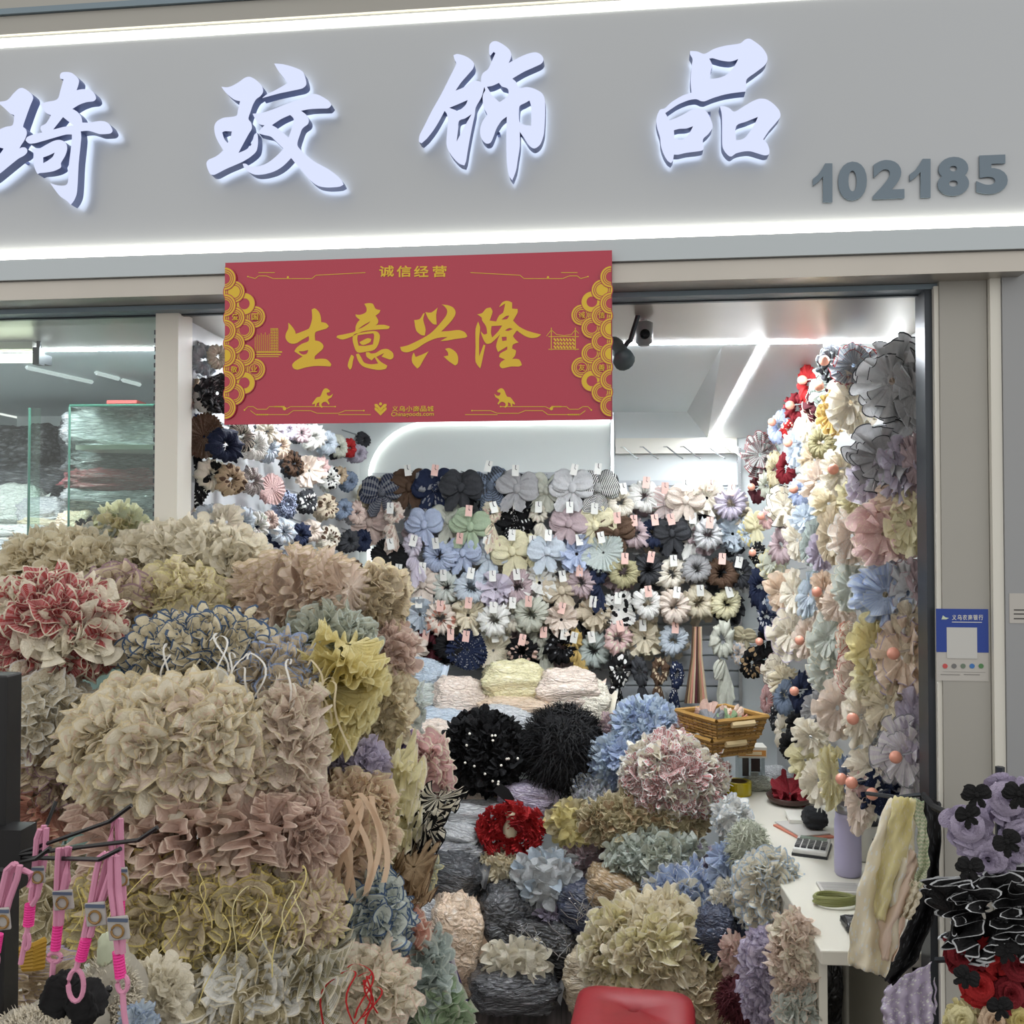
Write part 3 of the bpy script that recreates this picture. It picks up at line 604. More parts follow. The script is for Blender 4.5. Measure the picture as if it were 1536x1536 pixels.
def scale_orn(cx, cy, R, col, half=0, plainring=False, solid=False):
    L = .0006+(4-col)*.0010; g = MB(); r = MB()
    def put(t, q): t.add(q.v, q.f)
    put(r, ring(cx, cy, 0, R+1.2, L, half))
    for i, (p, q) in enumerate(((.84, 1.0), (.66, .76), (.50, .58)) if not plainring else ((.52, 1.0),)): put(g, ring(cx, cy, R*p, R*q, L+.0004, half))
    if solid: put(g, ring(cx, cy, 0, R*.5, L+.0004, half))
    r.build('scale_ground', M_red, ban); g.build('scale_ornament', M_gold, ban)
k7 = 1/5.907
for mir in (0, 1):
    fx = (lambda x: 330+x*k7) if not mir else (lambda x: 918-(x-45)*k7-.5)
    fy = (lambda y: 380+y*k7) if not mir else (lambda y: 377+y*k7)
    hf = 1 if not mir else -1
    for x, y in ((310, 565), (310, 1030)): scale_orn(fx(x), fy(y), 15.5, 3)
    for i, y in enumerate((450, 680, 905, 1150)): scale_orn(fx(220), fy(y), 15.5, 2, 0, i in (0, 3))
    for i, y in enumerate((345, 575, 800, 1030, 1250)): scale_orn(fx(130), fy(y), 15.5, 1, 0, False, i == 0)
    for i, y in enumerate((230, 465, 690, 910, 1140, 1370)): scale_orn(fx(50), fy(y), 16, 0, hf, False, i in (3,) or (mir and i == 2))
    for ch, x, y in ((('爱', 135, 565), ('国', 310, 562), ('敬', 125, 1030), ('业', 300, 1022)) if not mir else (('诚', 310, 565), ('信', 135, 565), ('友', 310, 1030), ('善', 135, 1030))):
        ftext('gold_lettering', ch, fx(x)-5, fy(y)-5, fx(x)+5, fy(y)+5, BD-.0052, .0008, M_gold, ban, .01)
def gline(pts, w=.9, name='gold_line'):
    b = MB()
    for p, q in zip(pts, pts[1:]):
        a = V(PF(*p, BD)); c = V(PF(*q, BD)); t = (c-a).normalized(); n = V((-t.y, t.x))*(w*.00152/2)
        b.add([FR(x.x, BD-.0006, x.y) for x in (a-n-t*.0005, c-n+t*.0005, c+n+t*.0005, a+n-t*.0005)], [(0, 1, 2, 3)])
    return b
gl = MB()
def G(pts, w=.9): q = gline(pts, w); gl.add(q.v, q.f)
for mir in (0, 1):
    m = (lambda x: x) if not mir else (lambda x: 1254-x)
    for P_ in ([(367, 615), (372, 610), (380, 610), (386, 614), (400, 614), (404, 610), (420, 610), (430, 613), (436, 610), (503, 610)], [(376, 616), (384, 622), (432, 622), (440, 616), (466, 616), (476, 620), (508, 620), (518, 616), (546, 616)], [(508, 622), (556, 622)],
               [(372, 415), (383, 418), (388, 414), (400, 414), (410, 418), (436, 418)], [(388, 409), (412, 409)], [(437, 418), (468, 418), (474, 413), (530, 410), (548, 409)]): G([(m(x), y) for x, y in P_])
    for x, y, r in ((427, 613, 2.6), (367, 615, 1.3), (503, 610, 1.2), (546, 616, 1.2), (432, 416, 1.7), (372, 415, 1.1)):
        q = ring(m(x), y, 0, r, .0008, 0, 10); gl.add(q.v, q.f)
    for k in range(6): G([(m(385+k*3), 622), (m(387+k*3), 622)], 2); G([(m(412+k*2.6), 610), (m(413.6+k*2.6), 610)], 2)
# skyline at the left, lattice bridge at the right
for x, y0 in ((383, 505), (386, 502), (389, 503), (392, 500), (395, 502), (398, 499), (401, 503), (404, 501)): G([(x, y0), (x, 530)], .8)
for x in (407, 409.5, 412, 414.5, 417): G([(x, 493), (x, 530)], .9)
for y in range(495, 530, 4): G([(406, y), (417, y)], .8)
G([(406, 493), (417, 493)], 1); G([(385, 528), (423, 528)], 2.2); G([(381, 532), (421, 532)], 1.6); G([(385, 535), (418, 535)], 1)
G([(823, 505), (868, 505)], 1); G([(827, 492), (827, 525)], 1.2); G([(863, 492), (863, 525)], 1.2); G([(820, 504), (827, 495), (835, 502), (846, 503.5), (857, 502), (863, 495), (868, 500)], .8); G([(823, 524), (868, 524)], 1)
for k in range(7):
    for j in range(3): G([(831+k*4.6, 508+j*5.5), (834+k*4.6, 511.5+j*5.5)], 2.4)
gl.build('gold_line_ornament', M_gold, ban, kind='stuff')
HORSE = [(22,130),(45,100),(70,95),(85,62),(95,40),(110,28),(128,30),(150,50),(140,60),(122,62),(128,85),(150,88),(172,70),(160,100),(140,112),(130,125),(145,150),(138,160),(118,138),(95,140),(80,160),(92,180),(82,185),(62,165),(65,140),(45,150),(38,178),(28,178),(30,150),(10,160),(8,150)]
for x0, fl_ in ((467, 1), (774, -1)):
    lp = [PF(x0+fl_*p[0]*.19, 583+(p[1]-30)*.185, BD) for p in smooth_loop(HORSE, 2)]
    if fl_ < 0: lp = lp[::-1]
    link('gold_horse', curve_mesh([lp], .0008, 'gold_horse'), M_gold, ban, fplane(BD))
for d in (0, 6):
    lp = [PF(562+p[0], 606+d*.9+p[1], BD) for p in ((0, 0), (4, 0), (9, 6), (14, 0), (18, 0), (18, 3), (9, 12), (0, 3))]
    link('gold_logo', curve_mesh([lp], .0008, 'gold_logo'), M_gold, ban, fplane(BD))
q = ring(571, 606, 0, 2.4, .0008, 0, 10); q.build('gold_logo', M_gold, ban)
# ------------------------------------------------------------------ stickers on the pillar
def fquad(x0, y0, x1, y1, d, name, mat, parent=None, th=.0012):
    s0, za = PF(x0, y0, d); s1, zb = PF(x1, y1, d); b = MB(); b.fbox(s0, s1, d, d+th, zb, za); return b.build(name, mat, parent)
PD = .0688
st = empty('payment_sign', FR(PF(1440, 1022, PD)[0], PD, PF(1440, 1022, PD)[1]), 'blue and white bank payment sign stuck on the grey pillar', 'sign')
M_bblue = plain('bank_blue', '1E3E92', .4); M_paper = plain('sign_paper', 'B9B6B0', .5)
fquad(1404, 913, 1483, 1022, PD, 'backing', M_paper, st); fquad(1404, 913, 1483, 979, PD-.0008, 'blue_field', M_bblue, st); fquad(1420, 941, 1466, 988, PD-.0016, 'blank_square', plain('sign_white', 'C4C4C0', .5), st)
for k, ch in enumerate('义乌农商银行'): ftext('lettering', ch, 1428+k*8, 922, 1434.5+k*8, 930, PD-.0008, .0008, M_whitetrim, st, .01)
fquad(1428, 932.6, 1473, 934, PD-.0014, 'printed_line', M_whitetrim, st, .0006)
b = MB(); lp = [PF(*p, PD) for p in ((1412, 929), (1414, 923), (1418, 926), (1423, 927), (1419, 929))]; link('logo', curve_mesh([lp], .0008, 'logo'), plain('logo_pale', 'C8D4B8', .5), st, fplane(PD-.001))
for k, c in enumerate(('C05050', '707070', '6A7A6A', '3A70B0', '508050')):
    s, z = PF(1417.5+k*13.5, 999, PD); b = MB(); b.lathe(FR(s, PD-.0012, z), [(.0055, 0), (.0055, .001)], 12, 0, (FU, V((0, 0, 1)), FN)); b.build('payment_icon', plain('icon_'+c, c, .5), st)
for y, x0, x1 in ((1008, 1414, 1478), (1012, 1411, 1440), (1012, 1446, 1470)): fquad(x0, y-.6, x1, y+.6, PD-.0006, 'printed_line', plain('print_grey', '6A6866', .6), st)
c2 = empty('notice_card', FR(PF(1527, 936, .049)[0], .049, PF(1527, 936, .049)[1]), 'small white notice card at the edge of the far pillar', 'sign')
fquad(1514, 890, 1545, 935, .0488, 'card', M_paper, c2)
for y in (914, 920, 927): fquad(1521, y, 1543, y+2, .0482, 'printed_line', plain('print_dark', '4A4846', .6), c2)
# ------------------------------------------------------------------ hung goods
NOUN = dict(bow='bow hair tie', scr='gathered scrunchie', org='organza ruffle scrunchie', disc='pleated rosette scrunchie', tails='ribbon-tailed scrunchie')
NAME = dict(bow='bow_hair_tie', scr='gathered_scrunchie', org='organza_scrunchie', disc='rosette_scrunchie', tails='ribbon_scrunchie')
PWORD = dict(gingham='gingham', dots='spotted', floral='floral', plaid='plaid', stripe='striped', cow='cow-spotted', lace='lace', sequin='sequinned', plain='')
ALLHUNG = []
def hung(px, py, rx, ry, Y, kind, c1, n, place, group, pat='plain', c2='white', edge=None, card=None, tr=.35, hook=None, roll=None):
    loc = P(px, py, Y); k = Y/FPX; sx, sy = rx*k, ry*k; rng = random.Random(int(px*31+py*7))
    sc_ = dict(bow=1.0, scr=1.02, org=1.0, disc=1.0, tails=1.0)[kind]
    m1 = cloth(tint(c1), pat, c2, tr); m2 = cloth(edge, tr=tr) if edge else m1
    M = frame(loc, n, sx*sc_, sy*sc_, min(sx, sy)*(1.0 if kind != 'org' else .95), rng.uniform(-.25, .25) if roll is None else roll)
    if kind in ('scr', 'disc', 'org'):
        M = M @ Matrix.Rotation(rng.uniform(0, 6.28), 4, 'Z') if abs(sx-sy) < .012 else M
    me = LIB[kind, rng.randrange(8)]
    base = loc-V((0, 0, sy))
    word_ = ' '.join(w for w in (word(c1), PWORD[pat]) if w)
    if edge and edge != c1: word_ += ', %s-edged' % word(edge)
    root = empty(NAME[kind], base) if card else None
    if card:
        link('fabric', me, [m1, m2], root, M)
        cw, ch = .016*k*FPX/4.5, .026*k*FPX/4.5
        x, y, nn = mix3(n); b = MB(); cc = loc+V((0, 0, sy*.72))+nn*(sy*.55)
        tl = rng.uniform(-.25, .25); ax = (x*cos(tl)+y*sin(tl), y*cos(tl)-x*sin(tl), nn)
        b.box(cc, (cw*2, ch*2, .0012), ax); b.build('price_card', M_cardp if card == 'p' else M_card, root)
        b = MB(); b.tube([cc+ax[1]*ch*.95+nn*.002, cc+ax[1]*ch*.2+nn*.005, cc+ax[1]*ch*.1+ax[0]*cw*.4+nn*.003], .0016, 4); b.build('hanging_loop', M_dark, root)
    else:
        root = link(NAME[kind], me, [m1, m2], None, M)
    root['category'] = 'hair bow' if kind == 'bow' else 'scrunchie'; root['group'] = group
    ALLHUNG.append((root, word_, NOUN[kind], place, px, py))
    if hook:
        b = MB(); a = loc+V((hook*.25, .02, sy*.25)); t = loc+V((-.0, 0, 0))+n.normalized()*(.03+.5*min(sx, sy))+V((0, 0, sy*.12))
        h = empty('ball_hook', a, 'wire hook with a pink ball tip holding the %s one' % word_, 'hook', 'ball-tipped hooks on the right wall')
        b.tube([a, a.lerp(t, .6)+V((0, 0, .004)), t], .003, 5); b.build('wire', M_wire, h)
        link('ball_tip', BALL, M_ball, h, Matrix.Translation(t) @ Matrix.Scale(.0155, 4))
    return root
BALL = mk('ball', ball_data(1, n=14, m=10), 1); M_ball = plain('pink_rubber_ball', 'DE9A84', .35)
# rows on the back wall under the arch: x, colour, kind [, pattern, colour2]
ROWS = [
 ('top row under the arch', 735, 25, 'w', [(572,'navy','bow','plaid','grey'),(615,'brown','bow'),(652,'navy','bow','floral','grey'),(692,'charcoal','bow'),(735,'denim','bow','plaid','charcoal'),(776,'grey','bow'),(820,'sage','bow'),(858,'silver','bow'),(897,'charcoal','bow','stripe','white')]),
 ('second row under the arch', 785, 25, 'w', [(590,'palepink','tails','floral','rose'),(637,'blue','bow'),(672,'sage','bow'),(706,'green','bow'),(738,'cream','tails','floral','rose'),(772,'black','bow','dots','white'),(812,'ivory','tails'),(853,'mauve','bow'),(893,'paleyellow','bow'),(554,'rose','bow')]),
 ('third row under the arch', 832, 25, 'w', [(585,'black','disc'),(622,'lilac','tails'),(659,'blue','scr'),(695,'blue','bow'),(734,'paleblue','bow'),(768,'paleyellow','bow'),(800,'paleyellow','tails'),(820,'paleblue','bow'),(865,'blue','org','plain','white'),(905,'teal','disc')]),
 ('fourth row under the arch', 880, 25, 'w', [(566,'white','scr'),(600,'ivory','org'),(634,'palepink','bow'),(670,'mint','scr'),(706,'paleblue','scr'),(743,'lilac','org'),(777,'mauve','scr'),(809,'white','org'),(842,'beige','bow'),(872,'mauve','scr'),(898,'navy','tails')]),
 ('fifth row under the arch', 925, 25, 'w', [(602,'ivory','tails','floral','peach'),(630,'paleblue','org'),(661,'palepink','scr','floral','coral'),(702,'cream','org'),(741,'white','scr'),(768,'ivory','scr'),(797,'sage','scr'),(842,'palepink','org'),(891,'beige','org')]),
 ('lowest row under the arch', 975, 25, 'w', [(616,'palepink','scr'),(643,'maroon','scr','floral','black'),(674,'black','scr'),(701,'navy','disc','dots','grey'),(740,'cream','disc'),(783,'black','scr','floral','rose'),(814,'sage','tails'),(842,'black','scr','dots','grey'),(864,'mustard','tails'),(890,'teal','scr')]),
 ('top row beside the arch', 750, 24, 'w', [(931,'ivory','scr'),(966,'white','scr'),(1000,'pink','bow','gingham','white'),(1028,'palepink','bow'),(1060,'ivory','org'),(1096,'lavender','scr')]),
 ('second row beside the arch', 802, 24, 'p', [(924,'brown','bow'),(953,'mauve','scr'),(981,'navy','scr'),(1008,'charcoal','bow'),(1036,'white','tails'),(1062,'silver','scr'),(1099,'paleblue','org')]),
 ('third row beside the arch', 857, 24, 'p', [(935,'olive','scr'),(972,'charcoal','scr'),(1008,'ivory','scr'),(1045,'grey','scr'),(1082,'brown','scr'),(1108,'charcoal','scr')]),
 ('fourth row beside the arch', 910, 24, 'w', [(928,'white','disc','cow','black'),(971,'white','scr'),(1011,'palepink','scr'),(1047,'cream','scr'),(1089,'paleyellow','scr')]),
 ('fifth row beside the arch', 962, 24, 'p', [(927,'pink','scr','floral','ivory'),(967,'cream','org'),(1010,'paleblue','scr')]),
]
rg = random.Random(5)
for place, y, r, card, items in ROWS:
    for it in items:
        x, c, kd = it[:3]; pat = it[3] if len(it) > 3 else 'plain'; c2 = it[4] if len(it) > 4 else 'white'
        q = r*rg.uniform(1.02, 1.2)*(1.08 if kd == 'bow' else 1)
        Yi = 4.40+rg.uniform(-.05, .04); yy = y+rg.uniform(-6, 6)
        hung(x, yy, q, q*(1.12 if kd in ('bow', 'tails') else 1), Yi, kd, c, V((rg.uniform(-.25, .25), -1, rg.uniform(-.1, .15))), place+' of the back wall', 'goods on the back wall', pat, c2,
             card=(('p' if rg.random() < .25 else 'w') if card == 'w' else ('p' if rg.random() < .7 else 'w')) if rg.random() < .8 else None, tr=.2)
        # a second one behind on the same hook fills the row
        b = MB(); a = P(x, yy-r*.8, Yi); b.tube([V((a.x, BY-.018, a.z+.02)), V((a.x, Yi-.02, a.z+.012))], .0025, 4)
        b.build('peg_hook', M_wire, label='thin wire peg hook sticking out of the back slatwall', cat='hook', group='peg hooks on the back wall')
        if kd in ('bow', 'scr', 'org'):
            hung(x+rg.uniform(-6, 6), yy+6, q*.95, q*.95, Yi+.085, rg.choice(('scr', 'org', 'bow')), rg.choice(('charcoal', 'grey', c, 'silver', 'mauve', c, 'beige')), V((rg.uniform(-.3, .3), -1, 0)), 'behind another, '+place+' of the back wall', 'goods on the back wall', tr=.2)
# dark scarves and cords below the right section
for x, y, w, h, c, pat in ((928, 1030, 22, 45, 'black', 'floral'), (965, 1030, 16, 42, 'charcoal', 'plain'), (990, 1030, 16, 42, 'brown', 'floral'), (1014, 1035, 14, 40, 'navy', 'dots'), (1085, 990, 22, 55, 'sage', 'plain')):
    hung(x, y, w*1.5, h, 4.35, 'tails', c, V((rg.uniform(-.2, .2), -1, 0)), 'in the row of hanging scarves below the back wall', 'scarves low on the back wall', pat, 'white' if c != 'brown' else 'beige', tr=.1)
cd = empty('cord_bundle', P(1045, 1050, 4.3), 'bundle of long brown and tan cords hanging beside the wicker basket', 'cords')
for k in range(9):
    b = MB(); x0 = 1040+k*1.4; b.tube([P(x0, 940, 4.36), P(x0-2+k*.3, 985, 4.34), P(1028+k*4, 1055, 4.30)], .006, 5); b.build('cord', cloth(['brown', 'tan', 'coral', 'beige', 'maroon'][k % 5]), cd)
# left wall: px, py, r, colour, kind, pattern, colour2
LW = [(305,540,22,'paleblue','scr'),(327,535,18,'ivory','scr'),(290,590,18,'peach','org'),(308,602,20,'white','scr','floral','black'),(326,590,26,'charcoal','org','floral','grey'),(288,652,26,'navy','disc'),(306,655,28,'brown','disc','plain','tan'),(338,668,27,'navy','scr'),
 (362,655,22,'ivory','scr','stripe','charcoal'),(383,668,22,'white','scr'),(402,672,20,'paleblue','scr'),(420,668,18,'peach','scr'),(400,648,18,'ivory','scr'),(432,645,15,'lilac','scr'),(452,650,15,'mauve','scr'),(472,655,19,'white','scr'),(492,664,17,'paleblue','scr'),(508,670,16,'sage','scr'),(524,672,13,'red','scr'),(538,680,14,'lavender','scr'),
 (287,720,30,'black','disc','dots','white'),(316,712,24,'ivory','scr','cow','black'),(346,720,24,'tan','scr','floral','brown'),(378,722,20,'white','scr','gingham','maroon'),(408,733,19,'pink','disc'),(440,696,18,'brown','scr','floral','black'),(464,706,21,'palepink','org'),(482,700,14,'pink','scr'),(495,718,17,'white','scr','floral','black'),(510,712,13,'tan','scr'),(525,722,14,'denim','scr'),
 (430,756,19,'blue','scr','plaid','navy'),(462,752,17,'charcoal','scr','floral','white'),(490,760,19,'beige','scr','floral','brown'),(515,764,15,'denim','scr'),(535,770,16,'rose','scr'),(545,660,12,'charcoal','scr'),
 (287,785,22,'cream','scr'),(311,778,22,'paleblue','scr'),(340,783,23,'ivory','org'),(364,782,21,'paleblue','scr'),(385,790,20,'white','scr','floral','sage'),(425,798,21,'paleblue','scr','floral','white'),(450,802,18,'navy','scr'),(468,796,17,'palepink','scr'),(494,808,19,'ivory','scr','floral','brown'),(524,812,17,'charcoal','scr'),(405,780,14,'rose','scr'),
 (398,840,17,'white','scr'),(415,842,15,'pink','scr'),(432,840,15,'paleblue','scr'),(450,840,17,'navy','scr'),(476,843,17,'ivory','scr'),(502,852,18,'black','scr'),(530,856,17,'brown','scr','floral','black'),(545,810,15,'navy','scr')]
for it in LW:
    x, y, r, c, kd = it[:5]; pat = it[5] if len(it) > 5 else 'plain'; c2 = it[6] if len(it) > 6 else 'white'
    Yi = min(4.45, max(2.53, .885*FPX/(850-x)))
    hung(x, y, r*1.12, r*1.22, Yi, kd, c, V((.75, -.65, rg.uniform(-.1, .1))), 'on the left wall, %s row' % ('top', 'second', 'third', 'fourth', 'fifth', 'lowest')[0 if y < 625 else 1 if y < 690 else 2 if y < 745 else 3 if y < 775 else 4 if y < 825 else 5], 'goods on the left wall', pat, c2, tr=.2)
    b = MB(); a = P(x, y-r*.5, Yi); b.tube([V((-.996, a.y+.02, a.z+.03)), V((a.x-.01, a.y, a.z))], .003, 4); b.build('peg_hook', M_wire, label='thin wire peg hook sticking out of the left wall', cat='hook', group='peg hooks on the left wall')
    if x > 380: hung(x-7, y+3, r, r*1.1, Yi+.05, 'scr', rg.choice(('charcoal', 'grey', 'navy', c, 'white')), V((.75, -.65, 0)), 'tucked behind others on the left wall', 'goods on the left wall', tr=.2)
# right wall: px, py, rx, ry, colour, kind, pattern, colour2, edge, ball hook
RW = [(1338,572,46,60,'silver','org','plain','white','charcoal',0),(1372,590,26,62,'grey','org','plain','white','silver',0),(1280,548,26,34,'denim','org','gingham','white','red',0),(1247,545,18,30,'charcoal','org','plain','white','teal',1),(1240,585,22,36,'teal','org','plain','white','black',1),(1214,578,18,36,'red','scr','plain','white',None,1),(1196,612,20,28,'darkred','scr','plain','white',None,1),(1228,606,18,30,'maroon','org','plain','white','ivory',0),
 (1168,640,16,28,'blue','scr','plain','white',None,1),(1186,645,16,18,'red','scr','floral','ivory',None,0),(1276,604,32,48,'ivory','org','lace','white',None,0),(1246,622,18,32,'mustard','org','plain','white','ivory',0),(1232,664,20,26,'olive','scr','plain','white',None,0),(1208,640,14,24,'ivory','org','plain','white',None,0),
 (1140,682,24,34,'teal','org','plaid','maroon','darkred',0),(1162,704,15,30,'khaki','scr','dots','olive',None,0),(1179,702,15,30,'darkred','scr','plain','white',None,0),(1192,672,16,28,'paleblue','org','plain','white',None,1),(1222,690,22,30,'beige','org','plain','white',None,0),(1228,722,26,32,'palepink','org','plain','white',None,0),(1263,708,28,36,'ivory','org','plain','white',None,1),
 (1297,715,24,42,'lilac','org','plain','white','white',0),(1322,688,44,52,'grey','org','plain','white','charcoal',0),(1350,705,30,48,'lavender','org','plain','white','silver',0),(1375,700,20,50,'mauve','org','plain','white',None,0),(1136,734,14,24,'maroon','scr','plain','white',None,1),(1150,728,14,22,'sage','scr','plain','white',None,0),(1201,738,18,26,'blue','scr','plain','white',None,1),(1175,758,24,32,'ivory','org','plain','white','black',0),(1243,755,26,24,'cream','org','plain','white',None,0),
 (1285,745,24,28,'paleyellow','org','plain','white',None,0),(1345,745,30,28,'peach','org','plain','white',None,0),(1365,785,28,50,'paleyellow','org','plain','white',None,0),(1134,788,16,26,'paleyellow','bow','plain','white',None,0),(1150,778,12,18,'pink','scr','plain','white',None,1),(1206,778,18,22,'paleblue','org','plain','white',None,0),(1172,818,18,34,'mauve','scr','plain','white',None,0),(1196,810,18,32,'ivory','org','plain','white',None,0),(1220,812,17,38,'teal','org','plain','white','grey',0),(1230,830,16,28,'lavender','org','plain','white',None,0),
 (1248,805,20,44,'beige','org','plain','white',None,0),(1278,805,28,46,'palepink','org','lace','white','white',0),(1326,800,42,50,'pink','org','lace','palepink','palepink',0),(1138,832,15,20,'black','scr','dots','ivory',None,1),(1158,845,17,26,'sage','org','plain','white','yellow',0),(1120,800,14,24,'paleblue','scr','floral','yellow',None,0),
 (1172,888,22,32,'peach','org','plain','white',None,0),(1190,890,16,32,'ivory','org','plain','white',None,0),(1213,892,14,36,'paleblue','org','plain','white','teal',0),(1236,888,18,32,'peach','org','plain','white',None,1),(1256,905,22,30,'palepink','org','plain','white',None,0),(1276,880,26,36,'mint','org','plain','white','ivory',0),(1328,892,42,52,'paleblue','org','gingham','blue','silver',0),(1362,890,26,55,'silver','org','plain','white','mauve',0),(1380,885,14,50,'mauve','org','plain','white',None,0),
 (1140,880,20,34,'navy','scr','plain','white',None,0),(1150,925,16,30,'navy','scr','floral','silver',None,0),(1160,900,12,22,'denim','scr','plain','white',None,0),(1186,950,28,40,'ivory','org','plain','white','lilac',0),(1210,960,18,30,'palepink','org','plain','white',None,1),(1242,958,24,44,'mint','org','plain','white','ivory',0),(1274,962,18,30,'ivory','org','floral','coral','coral',0),(1308,970,30,48,'yellow','org','plain','white','paleyellow',0),(1355,985,40,62,'peach','org','plain','white','lavender',1),(1370,950,24,50,'beige','org','plain','white',None,0),
 (1117,955,18,18,'khaki','bow','plain','white',None,0),(1108,980,12,20,'palepink','scr','floral','paleblue',None,0),(1128,995,18,28,'black','scr','floral','tan',None,0),(1148,965,14,28,'black','scr','plain','white',None,1),(1162,1005,16,26,'ivory','org','plain','white','maroon',0),(1176,1020,18,22,'cream','org','plain','white',None,0),(1178,1045,18,30,'denim','scr','plain','white',None,0),(1202,1040,18,34,'navy','scr','plain','white',None,1),(1220,1065,16,26,'grey','org','plain','white',None,0),(1150,1050,10,26,'red','scr','gingham','white',None,0),(1165,1075,12,24,'charcoal','scr','dots','white',None,0),
 (1240,1010,26,34,'mint','org','plain','white','ivory',0),(1278,1010,22,34,'palepink','org','plain','white','red',0),(1310,1020,26,34,'paleyellow','org','plain','white',None,0),(1256,1062,28,46,'palepink','org','plain','white',None,0),(1292,1075,26,46,'ivory','org','plain','white',None,1),(1330,1060,30,40,'cream','org','plain','white',None,0),(1358,1132,38,64,'lilac','org','gingham','white','grey',1),(1375,1090,24,60,'lavender','org','plain','white',None,0),
 (1176,1095,16,30,'ivory','scr','plain','white',None,0),(1196,1085,20,18,'black','scr','plain','white',None,0),(1190,1120,22,26,'black','scr','plain','white',None,0),(1216,1105,26,26,'ivory','org','plain','white',None,0),(1208,1140,22,28,'paleyellow','org','plain','white',None,0),(1228,1170,24,36,'ivory','org','plain','white',None,0),(1247,1165,18,48,'paleyellow','org','lace','yellow',None,0),(1272,1165,13,34,'denim','scr','plain','white',None,1),(1304,1150,28,32,'ivory','org','plain','white',None,0),(1288,1175,16,20,'pink','scr','plain','white',None,1),(1288,1205,20,42,'palepink','org','plain','white',None,0),(1322,1186,32,34,'navy','org','sequin','blue',None,1)]
M_rowname = ('top', 'second', 'third', 'fourth', 'fifth', 'sixth', 'seventh', 'lowest')
for i, (x, y, rx, ry, c, kd, pat, c2, edge, hk) in enumerate(RW):
    Yi = max(2.44, min(4.35, (.80 if y < 1100 else .77)*FPX/(x-850)))-.0
    if x > 1290: Yi = 2.42+(1385-x)*.0016
    row = M_rowname[min(7, max(0, int((y-520)/85)))]
    nrm = V((-.62, -.78, rg.uniform(-.15, .15)))
    hung(x, y, rx*1.1, ry*1.02, Yi, kd, c, nrm, 'on the right wall, %s row' % row, 'goods on the right wall', pat, c2, edge=edge, tr=.38, hook=.5 if hk else None, roll=rg.uniform(-.2, .2))
    if kd != 'org' and not hk:
        b = MB(); a = P(x, y-ry*.5, Yi); b.tube([V((BX1, a.y+.02, a.z+.03)), V((a.x+.01, a.y, a.z))], .003, 4); b.build('peg_hook', M_wire, label='thin wire peg hook sticking out of the right wall', cat='hook', group='peg hooks on the right wall')
    if kd == 'org' and i % 2 == 0: hung(min(1380, x+9), y+4, rx*.85, ry*.85, Yi+.09, 'org', rg.choice((c, 'ivory', 'palepink', 'beige', 'silver')), V((-.6, -.8, 0)), 'behind another on the right wall, %s row' % row, 'goods on the right wall', tr=.38)
